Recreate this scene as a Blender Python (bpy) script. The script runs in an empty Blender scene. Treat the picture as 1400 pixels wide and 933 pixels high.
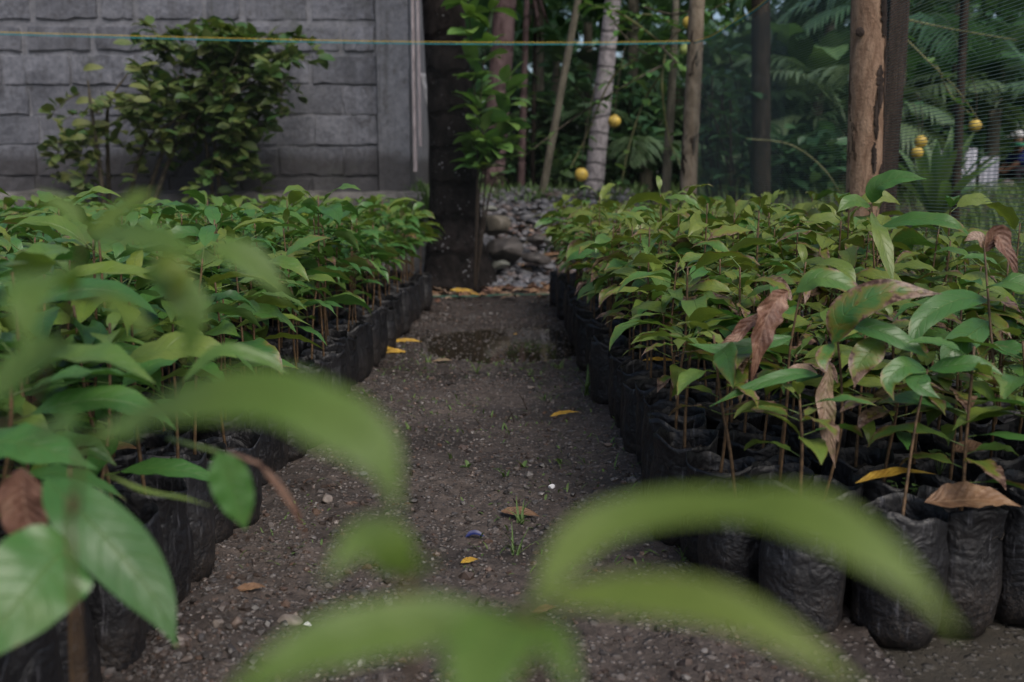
import bpy, bmesh, math, random
import numpy as np
from mathutils import Vector, Matrix, Euler

R = math.radians
sc = bpy.context.scene
COL = sc.collection
rng = np.random.default_rng(7)
random.seed(7)

# ------------------------------------------------------------------ camera
F = 1360.0
CAM = np.array([0.0, 0.0, 0.80])
PITCH = math.atan(206.5 / F)
ca, sa = math.cos(PITCH), math.sin(PITCH)
cam_data = bpy.data.cameras.new("camera")
cam = bpy.data.objects.new("camera", cam_data)
COL.objects.link(cam)
cam.location = CAM
cam.rotation_euler = (math.pi / 2 - PITCH, 0, 0)
cam_data.sensor_width = 36
cam_data.lens = 36 * F / 1400
cam_data.clip_start = 0.02
cam_data.clip_end = 600
cam_data.dof.use_dof = True
cam_data.dof.focus_distance = 2.55
cam_data.dof.aperture_fstop = 3.3
sc.camera = cam


def P(px, py, Y):
    """world point that stands at forward distance Y"""
    u = (px - 700) / F
    v = -(py - 466.5) / F
    t = Y / (ca + v * sa)
    return np.array([t * u, Y, CAM[2] + t * (-sa + v * ca)])


def G(px, py, z=0.0):
    u = (px - 700) / F
    v = -(py - 466.5) / F
    t = (z - CAM[2]) / (-sa + v * ca)
    return np.array([t * u, t * (ca + v * sa), z])


# ------------------------------------------------------------------ helpers
def ss(a, b, x):
    t = np.clip((np.asarray(x, float) - a) / (b - a), 0, 1)
    return t * t * (3 - 2 * t)


_perm = np.random.default_rng(3).random((256, 256))


def vnoise(x, y):
    x = np.asarray(x, float); y = np.asarray(y, float)
    xi = np.floor(x).astype(int); yi = np.floor(y).astype(int)
    fx = x - xi; fy = y - yi
    fx = fx * fx * (3 - 2 * fx); fy = fy * fy * (3 - 2 * fy)
    a = _perm[xi % 256, yi % 256]; b = _perm[(xi + 1) % 256, yi % 256]
    c = _perm[xi % 256, (yi + 1) % 256]; d = _perm[(xi + 1) % 256, (yi + 1) % 256]
    return (a * (1 - fx) + b * fx) * (1 - fy) + (c * (1 - fx) + d * fx) * fy - 0.5


def gz(x, y):
    x = np.asarray(x, float); y = np.asarray(y, float)
    mound = 0.76 * ss(7.9, 10.7, y) * ss(-1.3, -0.55, x)
    lawn = 0.62 * ss(1.7, 5.2, x) * ss(1.0, 5.0, y)
    return np.maximum(mound, lawn)


def puddle(x, y):
    e = ((np.asarray(x) - 0.0) / 0.58) ** 2 + ((np.asarray(y) - 5.25) / 0.75) ** 2
    return np.clip(1 - e, 0, 1)


def pathz(x, y):
    return (0.022 * vnoise(x * 3.1, y * 3.1) + 0.012 * vnoise(x * 9 + 40, y * 9) + 0.012 * vnoise(x * 22, y * 22 + 9)
            + 0.008 * vnoise(x * 48, y * 48) - (0.034 - 0.024 * vnoise(x * 5 + 2, y * 5 + 8)) * ss(0.0, 0.55, puddle(x, y))
            + 0.02 * ss(0.25, 0.45, np.abs(np.asarray(x) + 0.1)) * (1 - ss(3.5, 4.6, y)))


def nrm(v):
    v = np.asarray(v, float)
    return v / np.maximum(np.linalg.norm(v, axis=-1, keepdims=True), 1e-9)


def catmull(pts, n):
    p = np.asarray(pts, float)
    if len(p) == 2:
        t = np.linspace(0, 1, n)[:, None]
        return p[0] * (1 - t) + p[1] * t
    q = np.vstack([2 * p[0] - p[1], p, 2 * p[-1] - p[-2]])
    seg = len(p) - 1
    out = []
    for t in np.linspace(0, seg, n):
        i = min(int(t), seg - 1); f = t - i
        a, b, c, d = q[i], q[i + 1], q[i + 2], q[i + 3]
        out.append(0.5 * (2 * b + (c - a) * f + (2 * a - 5 * b + 4 * c - d) * f * f + (3 * b - a - 3 * c + d) * f ** 3))
    return np.array(out)


class Geo:
    def __init__(self):
        self.v = []; self.f = []; self.uv = []; self.d = []; self.m = []; self.n = 0

    def add(self, v, f, uv=None, d=(0.5, 0, 0.5), mi=0):
        v = np.asarray(v, float)
        self.v.append(v)
        self.uv.append(np.zeros((len(v), 2)) + 0.5 if uv is None else np.asarray(uv, float))
        self.d.append(np.tile(np.asarray(d, float), (len(v), 1)) if np.ndim(d) == 1 else np.asarray(d, float))
        o = self.n
        for q in f:
            self.f.append([i + o for i in q])
            self.m.append(mi)
        self.n += len(v)

    def tube(self, pts, rad, sides=6, n=None, d=(0.5, 0, 0.5), mi=0, cap=True, rough=0.0, uvp=False):
        p = catmull(pts, n or len(pts))
        rad = np.interp(np.linspace(0, 1, len(p)), np.linspace(0, 1, len(np.atleast_1d(rad))), np.atleast_1d(rad))
        T = nrm(np.gradient(p, axis=0))
        ref = np.array([0, 0, 1.0]) if abs(T[0][2]) < 0.8 else np.array([1.0, 0, 0])
        S = nrm(np.cross(T, ref)); B = np.cross(S, T)
        ang = np.linspace(0, 2 * np.pi, sides, endpoint=False)
        V = []; UV = []
        for i in range(len(p)):
            rr = rad[i] * (1 + rough * rng.uniform(-1, 1, sides))
            V.append(p[i] + rr[:, None] * (np.cos(ang)[:, None] * S[i] + np.sin(ang)[:, None] * B[i]))
            UV.append(np.stack([np.full(sides, 0.5), np.full(sides, 0.02)], 1))
        fs = []
        for i in range(len(p) - 1):
            for j in range(sides):
                k = (j + 1) % sides
                fs.append([i * sides + j, i * sides + k, (i + 1) * sides + k, (i + 1) * sides + j])
        if cap:
            fs.append(list(range(sides))[::-1])
            fs.append([(len(p) - 1) * sides + j for j in range(sides)])
        self.add(np.vstack(V), fs, np.vstack(UV), d, mi)

    def box(self, c, s, mi=0, jit=0.0, rot=None, d=(0.5, 0, 0.5)):
        c = np.asarray(c, float); s = np.asarray(s, float) / 2
        v = np.array([[x, y, z] for x in (-1, 1) for y in (-1, 1) for z in (-1, 1)], float) * s
        if jit: v += rng.uniform(-jit, jit, v.shape)
        if rot is not None: v = v @ np.array(rot.to_matrix()).T
        self.add(v + c, [[0, 1, 3, 2], [4, 6, 7, 5], [0, 4, 5, 1], [2, 3, 7, 6], [0, 2, 6, 4], [1, 5, 7, 3]], None, d, mi)

    def leaf(self, pts, up, hw, d, fold=0.2, ripple=0.06, nseg=9, ncr=4, roll=0.0, twist=0.0, prof=None, curl=0.0):
        m = catmull(pts, nseg + 1)
        t = np.linspace(0, 1, nseg + 1)
        w = np.maximum(hw * np.interp(t, *(prof or OVATE)), 0.0006)
        T = nrm(np.gradient(m, axis=0))
        S = nrm(np.cross(T, np.asarray(up, float) + 0.0)); N = np.cross(S, T)
        a = roll + twist * t
        S2 = S * np.cos(a)[:, None] + N * np.sin(a)[:, None]
        N2 = -S * np.sin(a)[:, None] + N * np.cos(a)[:, None]
        s = np.linspace(-1, 1, ncr + 1)
        ph = rng.uniform(0, 6.3, 2); k = rng.uniform(2.2, 4.2)
        V = []
        UV = []
        for j, sj in enumerate(s):
            rip = ripple * w * np.sin(2 * np.pi * k * t + ph[0 if sj < 0 else 1]) * sj * sj
            V.append(m + S2 * (sj * w * math.cos(fold))[:, None]
                     + N2 * (abs(sj) * w * math.sin(fold) - curl * sj * sj * w + rip)[:, None])
            UV.append(np.stack([np.full(nseg + 1, (sj + 1) / 2), t], 1))
        V = np.stack(V, 1).reshape(-1, 3); UV = np.stack(UV, 1).reshape(-1, 2)
        c = ncr + 1
        fs = [[i * c + j, i * c + j + 1, (i + 1) * c + j + 1, (i + 1) * c + j] for i in range(nseg) for j in range(ncr)]
        self.add(V, fs, UV, d)

    def xform(self, M):
        """the same geometry moved by a 4x4 matrix"""
        g = Geo(); M = np.array(M)
        g.v = [v @ M[:3, :3].T + M[:3, 3] for v in self.v]
        g.f = self.f; g.uv = self.uv; g.d = self.d; g.m = self.m; g.n = self.n
        return g

    def join(self, o):
        for q, mi in zip(o.f, o.m):
            self.f.append([i + self.n for i in q]); self.m.append(mi)
        self.v += o.v; self.uv += o.uv; self.d += o.d; self.n += o.n

    def mesh(self, name, mats, smooth=True):
        me = bpy.data.meshes.new(name)
        V = np.vstack(self.v)
        me.vertices.add(len(V)); me.vertices.foreach_set("co", V.astype(np.float32).ravel())
        ls = np.array([len(q) for q in self.f], dtype=np.int32)
        li = np.concatenate([np.asarray(q, dtype=np.int32) for q in self.f])
        me.loops.add(len(li)); me.loops.foreach_set("vertex_index", li)
        me.polygons.add(len(ls))
        st = np.zeros(len(ls), dtype=np.int32); st[1:] = np.cumsum(ls)[:-1]
        me.polygons.foreach_set("loop_start", st)
        me.polygons.foreach_set("material_index", np.asarray(self.m, dtype=np.int32))
        me.polygons.foreach_set("use_smooth", np.full(len(ls), smooth))
        uvl = me.uv_layers.new(name="UVMap")
        UV = np.vstack(self.uv)
        uvl.data.foreach_set("uv", UV[li].astype(np.float32).ravel())
        at = me.attributes.new("leafdata", 'FLOAT_COLOR', 'POINT')
        D = np.vstack(self.d); D = np.hstack([D, np.ones((len(D), 1))])
        at.data.foreach_set("color", D.astype(np.float32).ravel())
        for m in (mats if isinstance(mats, (list, tuple)) else [mats]):
            me.materials.append(m)
        me.update(calc_edges=True); me.validate()
        return me

    def build(self, name, mats, parent=None, smooth=True):
        o = bpy.data.objects.new(name, self.mesh(name, mats, smooth))
        COL.objects.link(o)
        if parent is not None:
            o.parent = parent
        return o


OVATE = ([0, .04, .12, .22, .33, .45, .58, .70, .80, .88, .94, 1], [0.02, .26, .60, .86, .99, 1, .92, .74, .50, .27, .11, 0.01])
ELLIP = ([0, .06, .18, .35, .5, .65, .8, .92, 1], [0.03, .35, .72, .97, 1, .95, .74, .38, 0.02])
BANANA = ([0, .1, .14, .22, .4, .7, .88, .96, 1], [.03, .04, .45, .85, 1, .95, .7, .35, .03])
STRAP = ([0, .2, .5, .75, .9, 1], [.35, .6, 1, .9, .5, .05])
BLADE = ([0, .5, 1], [1, .75, .02])


def arc(base, az, elev, L, droop, n=7, power=1.3):
    t = np.linspace(0, 1, n)
    e = elev - droop * t ** power
    st = L / (n - 1)
    h = np.concatenate([[0], np.cumsum(np.cos((e[:-1] + e[1:]) / 2)) * st])
    z = np.concatenate([[0], np.cumsum(np.sin((e[:-1] + e[1:]) / 2)) * st])
    wob = np.cumsum(rng.normal(0, 0.012, n)) * L
    return np.asarray(base) + np.stack([np.cos(az) * h - np.sin(az) * wob, np.sin(az) * h + np.cos(az) * wob, z], 1)


def tag(o, label=None, cat=None, group=None, kind=None):
    if label: o["label"] = label
    if cat: o["category"] = cat
    if group: o["group"] = group
    if kind: o["kind"] = kind
    return o


def empty(name, loc=(0, 0, 0), rz=0.0):
    o = bpy.data.objects.new(name, None)
    o.empty_display_size = 0.05
    COL.objects.link(o); o.location = loc; o.rotation_euler = (0, 0, rz)
    return o


# ------------------------------------------------------------------ materials
class NT:
    def __init__(self, name):
        self.mat = bpy.data.materials.new(name); self.mat.use_nodes = True
        self.t = self.mat.node_tree; self.t.nodes.clear()
        self.out = self.t.nodes.new("ShaderNodeOutputMaterial")

    def n(self, typ, **kw):
        x = self.t.nodes.new(typ)
        for k, v in kw.items():
            if k.startswith("_"): setattr(x, k[1:], v)
        return x

    def set(self, sock, v):
        if isinstance(v, bpy.types.NodeSocket): self.t.links.new(v, sock)
        elif v is not None:
            if hasattr(sock.default_value, "__len__") and len(sock.default_value) == 4 and len(v) == 3: v = (*v, 1)
            sock.default_value = v

    def math(self, op, a, b=None, clamp=False, c=None):
        x = self.t.nodes.new("ShaderNodeMath"); x.operation = op; x.use_clamp = clamp
        self.set(x.inputs[0], a)
        if b is not None: self.set(x.inputs[1], b)
        if c is not None: self.set(x.inputs[2], c)
        return x.outputs[0]

    def mix(self, f, a, b, blend='MIX'):
        x = self.t.nodes.new("ShaderNodeMix"); x.data_type = 'RGBA'; x.blend_type = blend
        self.set(x.inputs[0], f); self.set(x.inputs[6], a); self.set(x.inputs[7], b)
        return x.outputs[2]

    def coord(self, which="Object"):
        return self.n("ShaderNodeTexCoord").outputs[which]

    def pos(self):
        return self.n("ShaderNodeNewGeometry").outputs["Position"]

    def mapping(self, vec, scale=(1, 1, 1), loc=(0, 0, 0)):
        x = self.n("ShaderNodeMapping"); self.set(x.inputs[0], vec); self.set(x.inputs[1], loc); self.set(x.inputs[3], scale)
        return x.outputs[0]

    def noise(self, vec, scale=5, detail=4, rough=0.55, dist=0.0, out=0):
        x = self.n("ShaderNodeTexNoise"); self.set(x.inputs["Vector"], vec)
        x.inputs["Scale"].default_value = scale; x.inputs["Detail"].default_value = detail
        x.inputs["Roughness"].default_value = rough; x.inputs["Distortion"].default_value = dist
        return x.outputs[out]

    def vor(self, vec, scale=5, feature='F1', out="Distance", rand=1.0):
        x = self.n("ShaderNodeTexVoronoi"); x.feature = feature
        self.set(x.inputs["Vector"], vec); x.inputs["Scale"].default_value = scale
        x.inputs["Randomness"].default_value = rand
        return x.outputs[out]

    def ramp(self, f, stops, interp='LINEAR'):
        x = self.n("ShaderNodeValToRGB"); x.color_ramp.interpolation = interp
        el = x.color_ramp.elements
        while len(el) < len(stops): el.new(0.5)
        for e, (p, c) in zip(el, stops):
            e.position = p
            e.color = (c, c, c, 1) if not hasattr(c, "__len__") else (*c, 1)
        self.set(x.inputs[0], f)
        return x.outputs[0]

    def step(self, f, a, b):
        x = self.n("ShaderNodeMapRange"); x.interpolation_type = 'SMOOTHSTEP'
        self.set(x.inputs[0], f); x.inputs[1].default_value = a; x.inputs[2].default_value = b
        return x.outputs[0]

    def bump(self, h, strength=0.3, dist=0.01):
        x = self.n("ShaderNodeBump"); x.inputs["Strength"].default_value = strength; x.inputs["Distance"].default_value = dist
        self.set(x.inputs["Height"], h)
        return x.outputs[0]

    def bsdf(self, col, rough=0.6, normal=None, spec=0.5, **kw):
        x = self.n("ShaderNodeBsdfPrincipled")
        self.set(x.inputs["Base Color"], col); self.set(x.inputs["Roughness"], rough)
        self.set(x.inputs["Specular IOR Level"], spec)
        if normal is not None: self.set(x.inputs["Normal"], normal)
        for k, v in kw.items(): self.set(x.inputs[k], v)
        return x.outputs[0]

    def done(self, sh):
        self.t.links.new(sh, self.out.inputs[0])
        return self.mat


def leaf_material(name, dark, mid, yellow, rough=0.33, transl=0.3, veins=9.0, sick=True, vein_w=0.055, veinmix=0.45):
    m = NT(name)
    uv = m.coord("UV")
    sep = m.n("ShaderNodeSeparateXYZ"); m.set(sep.inputs[0], uv)
    u, v = sep.outputs[0], sep.outputs[1]
    at = m.n("ShaderNodeAttribute"); at.attribute_name = "leafdata"
    ds = m.n("ShaderNodeSeparateColor"); m.set(ds.inputs[0], at.outputs["Color"])
    tint, ill, seed = ds.outputs[0], ds.outputs[1], ds.outputs[2]
    oi = m.n("ShaderNodeObjectInfo").outputs["Random"]
    s = m.math('ABSOLUTE', m.math('MULTIPLY_ADD', u, 2.0, c=-1.0))
    mid_m = m.math('SUBTRACT', 1.0, m.step(s, 0.012, vein_w))
    # side veins sweep toward the tip
    vv = m.math('SUBTRACT', m.math('MULTIPLY', v, veins), m.math('MULTIPLY', m.math('POWER', s, 1.3), veins * 0.17))
    saw = m.math('ABSOLUTE', m.math('SUBTRACT', m.math('FRACT', vv), 0.5))
    side = m.math('MULTIPLY', m.math('SUBTRACT', 1.0, m.step(saw, 0.02, 0.10)), m.math('SUBTRACT', 1.0, m.step(s, 0.6, 1.0)))
    vein = m.math('MAXIMUM', mid_m, m.math('MULTIPLY', side, 0.45))
    obj = m.coord("Object")
    comb = m.n("ShaderNodeCombineXYZ"); m.set(comb.inputs[0], m.math('MULTIPLY', seed, 37.0)); m.set(comb.inputs[1], m.math('MULTIPLY', oi, 53.0))
    add = m.n("ShaderNodeVectorMath"); m.set(add.inputs[0], obj); m.set(add.inputs[1], comb.outputs[0])
    big = m.noise(add.outputs[0], 14, 3)
    fine = m.noise(add.outputs[0], 70, 4, 0.65)
    tt = m.math('ADD', m.math('MULTIPLY', tint, 0.75), m.math('MULTIPLY', m.math('ADD', m.math('MULTIPLY', big, 0.8), m.math('MULTIPLY', oi, 0.35)), 0.45), clamp=True)
    col = m.ramp(tt, [(0.12, dark), (0.55, mid), (1.0, yellow)])
    col = m.mix(m.math('MULTIPLY', vein, veinmix), col, tuple(0.5 * a + 0.5 * b + 0.02 for a, b in zip(mid, yellow)))
    col = m.mix(m.math('MULTIPLY', fine, 0.35), col, tuple(0.72 * a for a in dark))
    if sick:
        edge = m.math('ADD', m.math('MULTIPLY', m.math('POWER', s, 2.0), 0.22), m.math('MULTIPLY', m.math('POWER', v, 2.5), 0.30))
        q = m.math('ADD', m.math('ADD', m.math('MULTIPLY', m.noise(add.outputs[0], 22, 5, 0.7, 0.6), 0.9), edge), m.math('MULTIPLY', ill, 0.75))
        halo = m.step(q, 0.86, 1.08); spot = m.step(q, 1.01, 1.10)
        col = m.mix(halo, col, (0.17, 0.15, 0.025))
        brown = m.mix(m.step(fine, 0.38, 0.6), (0.055, 0.022, 0.012), (0.26, 0.17, 0.12))
        col = m.mix(spot, col, brown)
    geo = m.n("ShaderNodeNewGeometry")
    back = m.mix(geo.outputs["Backfacing"], col, m.mix(0.25, col, (0.12, 0.16, 0.08)))
    h = m.math('ADD', m.math('MULTIPLY', vein, -0.6), m.math('MULTIPLY', big, 0.8))
    nb = m.bump(h, 0.55, 0.004)
    ro = m.math('ADD', m.math('MULTIPLY', m.math('ADD', fine, big), 0.22), rough - 0.14)
    sh = m.bsdf(back, ro, nb, 0.5)
    tr = m.n("ShaderNodeBsdfTranslucent"); m.set(tr.inputs[0], m.mix(0.5, col, m.mix(1.0, col, (0.9, 1.0, 0.25), 'MULTIPLY')))
    mx = m.n("ShaderNodeMixShader"); mx.inputs[0].default_value = transl
    m.set(mx.inputs[1], sh); m.set(mx.inputs[2], tr.outputs[0])
    return m.done(mx.outputs[0])


M = {}
M["leaf"] = leaf_material("seedling_leaf", (0.034, 0.105, 0.026), (0.070, 0.185, 0.040), (0.190, 0.235, 0.038), rough=0.27)
M["young_leaf"] = leaf_material("young_seedling_leaf", (0.055, 0.125, 0.024), (0.115, 0.205, 0.034), (0.19, 0.25, 0.035), rough=0.45, transl=0.42, vein_w=0.14, veinmix=0.75, veins=7)
M["bush_leaf"] = leaf_material("citrus_leaf", (0.020, 0.060, 0.015), (0.050, 0.125, 0.032), (0.19, 0.21, 0.06), sick=False, veins=7, rough=0.38)
M["sap_leaf"] = leaf_material("sapling_leaf", (0.035, 0.11, 0.030), (0.085, 0.215, 0.052), (0.17, 0.27, 0.055), sick=False, veins=7)
M["jungle_leaf"] = leaf_material("jungle_leaf", (0.024, 0.075, 0.036), (0.058, 0.145, 0.062), (0.14, 0.22, 0.08), sick=False, veins=6, rough=0.3, transl=0.32)
M["banana_leaf"] = leaf_material("banana_leaf", (0.034, 0.100, 0.040), (0.070, 0.17, 0.062), (0.15, 0.23, 0.08), sick=False, veins=24, rough=0.4, transl=0.35, vein_w=0.09)
M["palm_leaf"] = leaf_material("palm_leaf", (0.028, 0.078, 0.038), (0.060, 0.140, 0.070), (0.14, 0.20, 0.10), sick=False, veins=2, rough=0.28, transl=0.3)
M["grass"] = leaf_material("grass_blade", (0.045, 0.10, 0.026), (0.09, 0.175, 0.042), (0.17, 0.23, 0.07), sick=False, veins=1, rough=0.5, transl=0.3)


def dry_leaf_material(name, a, b, c):
    m = NT(name)
    uv = m.coord("UV"); sep = m.n("ShaderNodeSeparateXYZ"); m.set(sep.inputs[0], uv)
    s = m.math('ABSOLUTE', m.math('MULTIPLY_ADD', sep.outputs[0], 2.0, c=-1.0))
    ob = m.coord("Object")
    n1 = m.noise(ob, 26, 5, 0.65); n2 = m.noise(ob, 95, 3)
    col = m.ramp(n1, [(0.3, a), (0.52, b), (0.72, c)])
    col = m.mix(m.math('MULTIPLY', m.math('SUBTRACT', 1.0, m.step(s, 0.01, 0.06)), 0.5), col, c)
    vv = m.math('FRACT', m.math('SUBTRACT', m.math('MULTIPLY', sep.outputs[1], 10), m.math('MULTIPLY', s, 2)))
    h = m.math('ADD', m.math('MULTIPLY', m.math('ABSOLUTE', m.math('SUBTRACT', vv, 0.5)), 0.8), n2)
    return m.done(m.bsdf(col, 0.55, m.bump(h, 0.6, 0.004), 0.4))


M["dry"] = dry_leaf_material("dry_brown_leaf", (0.05, 0.022, 0.014), (0.13, 0.062, 0.04), (0.26, 0.16, 0.11))
M["dry_tan"] = dry_leaf_material("dry_tan_leaf", (0.08, 0.040, 0.020), (0.19, 0.105, 0.055), (0.30, 0.20, 0.12))
M["dry_yellow"] = dry_leaf_material("yellow_leaf", (0.22, 0.11, 0.015), (0.42, 0.26, 0.03), (0.50, 0.36, 0.06))
M["dry_mottle"] = dry_leaf_material("mottled_leaf", (0.10, 0.10, 0.03), (0.20, 0.13, 0.09), (0.38, 0.29, 0.23))


def plain(name, col, rough=0.6, spec=0.5, nscale=0, namp=0.3, bump=0.0, scale3=(1, 1, 1)):
    m = NT(name)
    c = col; nb = None
    if nscale:
        v = m.mapping(m.coord("Object"), scale3)
        n = m.noise(v, nscale, 5, 0.6)
        c = m.mix(m.step(n, 0.3, 0.7), tuple(x * (1 - namp) for x in col), tuple(min(x * (1 + namp), 0.9) for x in col))
        if bump: nb = m.bump(n, bump, 0.01)
    return m.done(m.bsdf(c, rough, nb, spec))


M["stem"] = plain("brown_stem", (0.10, 0.060, 0.030), 0.6, 0.4, 60, 0.5)
M["stem_green"] = plain("green_stem", (0.10, 0.14, 0.035), 0.5, 0.4, 30, 0.4)
M["twig"] = plain("dark_twig", (0.028, 0.020, 0.014), 0.7, 0.3, 30, 0.4)
M["branch"] = plain("branch_bark", (0.060, 0.050, 0.035), 0.75, 0.3, 25, 0.5, 0.4)
M["yellow_branch"] = plain("pale_branch", (0.12, 0.12, 0.05), 0.6, 0.3, 20, 0.35)


def bag_material():
    m = NT("black_polybag")
    ob = m.coord("Object"); oi = m.n("ShaderNodeObjectInfo").outputs["Random"]
    comb = m.n("ShaderNodeCombineXYZ"); m.set(comb.inputs[0], m.math('MULTIPLY', oi, 31.0)); m.set(comb.inputs[1], m.math('MULTIPLY', oi, 17.0))
    add = m.n("ShaderNodeVectorMath"); m.set(add.inputs[0], ob); m.set(add.inputs[1], comb.outputs[0])
    v = add.outputs[0]
    sep = m.n("ShaderNodeSeparateXYZ"); m.set(sep.inputs[0], ob)
    z = sep.outputs[2]
    streak = m.noise(m.mapping(v, (60, 60, 5)), 1.6, 4, 0.7)
    dust = m.noise(v, 9, 5, 0.7, 0.4)
    speck = m.noise(v, 160, 3, 0.7)
    wr = m.noise(v, 20, 3, 0.5, 1.8)
    wr2 = m.math('SUBTRACT', 1.0, m.vor(v, 75))
    c = m.mix(m.step(streak, 0.57, 0.80), (0.007, 0.007, 0.0085), (0.12, 0.12, 0.135))
    c = m.mix(m.math('MULTIPLY', oi, 0.16), c, (0.045, 0.045, 0.050))
    c = m.mix(m.math('MULTIPLY', m.step(dust, 0.50, 0.78), 0.6), c, (0.030, 0.027, 0.027))
    low = m.math('SUBTRACT', 1.0, m.step(z, 0.02, 0.17))
    mud = m.math('MULTIPLY', low, m.step(m.math('ADD', m.math('MULTIPLY', speck, 0.6), m.math('MULTIPLY', dust, 0.6)), 0.52, 0.78))
    c = m.mix(mud, c, (0.034, 0.026, 0.021))
    h = m.math('ADD', m.math('MULTIPLY', wr, 1.0), m.math('ADD', m.math('MULTIPLY', m.math('MULTIPLY', wr2, m.step(dust, 0.35, 0.6)), 0.28), m.math('MULTIPLY', m.math('MULTIPLY', speck, low), 0.5)))
    ro = m.math('ADD', 0.28, m.math('MULTIPLY', dust, 0.40))
    return m.done(m.bsdf(c, ro, m.bump(h, 0.6, 0.012), 0.42))


M["bag"] = bag_material()


def soil_mat(name, dark, light, peb, wet=0.5, world=True):
    m = NT(name)
    p = m.pos() if world else m.coord("Object")
    n1 = m.noise(p, 2.2, 5, 0.6); n2 = m.noise(p, 30, 5, 0.65); n3 = m.noise(p, 220, 3, 0.7)
    cells = m.vor(p, 75, out="Color"); cd = m.vor(p, 75)
    cells2 = m.vor(p, 32, out="Color"); cd2 = m.vor(p, 32)
    c = m.mix(m.step(n2, 0.3, 0.7), dark, light)
    c = m.mix(m.math('MULTIPLY', m.step(n1, 0.35, 0.65), 0.72), c, tuple(0.5 * x for x in dark))
    cs = m.n("ShaderNodeSeparateColor"); m.set(cs.inputs[0], cells)
    pm = m.math('MULTIPLY', m.math('SUBTRACT', 1.0, m.step(cd, 0.25, 0.5)), m.step(cs.outputs[0], 0.55, 0.6))
    c = m.mix(m.math('MULTIPLY', pm, 0.8), c, m.mix(cs.outputs[1], tuple(x * 0.6 for x in peb), tuple(x * 1.3 for x in peb)))
    cs2 = m.n("ShaderNodeSeparateColor"); m.set(cs2.inputs[0], cells2)
    pm2 = m.math('MULTIPLY', m.math('SUBTRACT', 1.0, m.step(cd2, 0.2, 0.42)), m.step(cs2.outputs[0], 0.72, 0.76))
    c = m.mix(m.math('MULTIPLY', pm2, 0.8), c, m.mix(cs2.outputs[1], tuple(x * 0.5 for x in peb), tuple(x * 1.1 for x in peb)))
    c = m.mix(m.math('MULTIPLY', n3, 0.5), c, tuple(0.45 * x for x in dark))
    h = m.math('ADD', m.math('ADD', n2, m.math('MULTIPLY', n3, 0.5)), m.math('ADD', m.math('MULTIPLY', pm, 0.6), m.math('MULTIPLY', pm2, 1.0)))
    ro = m.math('SUBTRACT', 0.85, m.math('MULTIPLY', m.step(n1, 0.35, 0.7), wet))
    if name == "wet_sandy_soil":
        sp = m.n("ShaderNodeSeparateXYZ"); m.set(sp.inputs[0], p)
        soak = m.step(m.math('ADD', sp.outputs[1], m.math('MULTIPLY', n1, 1.6)), 4.6, 5.6)
        ro = m.math('SUBTRACT', ro, m.math('MULTIPLY', soak, 0.28), clamp=True)
        c = m.mix(m.math('MULTIPLY', soak, 0.45), c, tuple(0.5 * x for x in dark))
    return m.done(m.bsdf(c, ro, m.bump(h, 0.9, 0.012), 0.5))


M["path"] = soil_mat("wet_sandy_soil", (0.046, 0.034, 0.028), (0.138, 0.108, 0.092), (0.23, 0.20, 0.185), 0.5)
M["ground"] = soil_mat("dark_soil", (0.040, 0.034, 0.024), (0.075, 0.060, 0.042), (0.12, 0.11, 0.10), 0.3)
M["potsoil"] = soil_mat("potting_soil", (0.020, 0.014, 0.010), (0.045, 0.032, 0.024), (0.06, 0.05, 0.045), 0.2, world=False)


def stone_mat(name, lo, hi, rough=0.5):
    m = NT(name)
    at = m.n("ShaderNodeAttribute"); at.attribute_name = "leafdata"
    ds = m.n("ShaderNodeSeparateColor"); m.set(ds.inputs[0], at.outputs["Color"])
    p = m.coord("Object")
    n = m.noise(p, 40, 5, 0.65)
    c = m.mix(ds.outputs[0], lo, hi)
    c = m.mix(m.math('MULTIPLY', ds.outputs[1], 0.6), c, (0.13, 0.075, 0.05))
    c = m.mix(m.math('MULTIPLY', m.step(n, 0.4, 0.7), 0.45), c, tuple(0.5 * x for x in lo))
    return m.done(m.bsdf(c, m.math('ADD', rough - 0.15, m.math('MULTIPLY', n, 0.3)), m.bump(n, 0.4, 0.006), 0.5))


M["gravel"] = stone_mat("gravel_stone", (0.032, 0.027, 0.025), (0.23, 0.21, 0.20), 0.42)
M["clod"] = stone_mat("soil_clod", (0.022, 0.015, 0.012), (0.085, 0.060, 0.048), 0.55)
M["river"] = stone_mat("river_stone", (0.035, 0.036, 0.042), (0.21, 0.21, 0.23), 0.5)
M["boulder"] = plain("boulder_stone", (0.088, 0.077, 0.060), 0.55, 0.4, 9, 0.45, 0.5)
M["boulder_grey"] = plain("boulder_grey", (0.055, 0.048, 0.044), 0.5, 0.4, 8, 0.5, 0.5)
M["boulder_green"] = plain("boulder_greenish", (0.13, 0.135, 0.115), 0.45, 0.4, 12, 0.35, 0.3)


def water_mat():
    m = NT("puddle_water")
    n = m.noise(m.pos(), 9, 3)
    return m.done(m.bsdf((0.028, 0.022, 0.014), 0.03, m.bump(n, 0.06, 0.01), 0.6))


M["water"] = water_mat()


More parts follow.
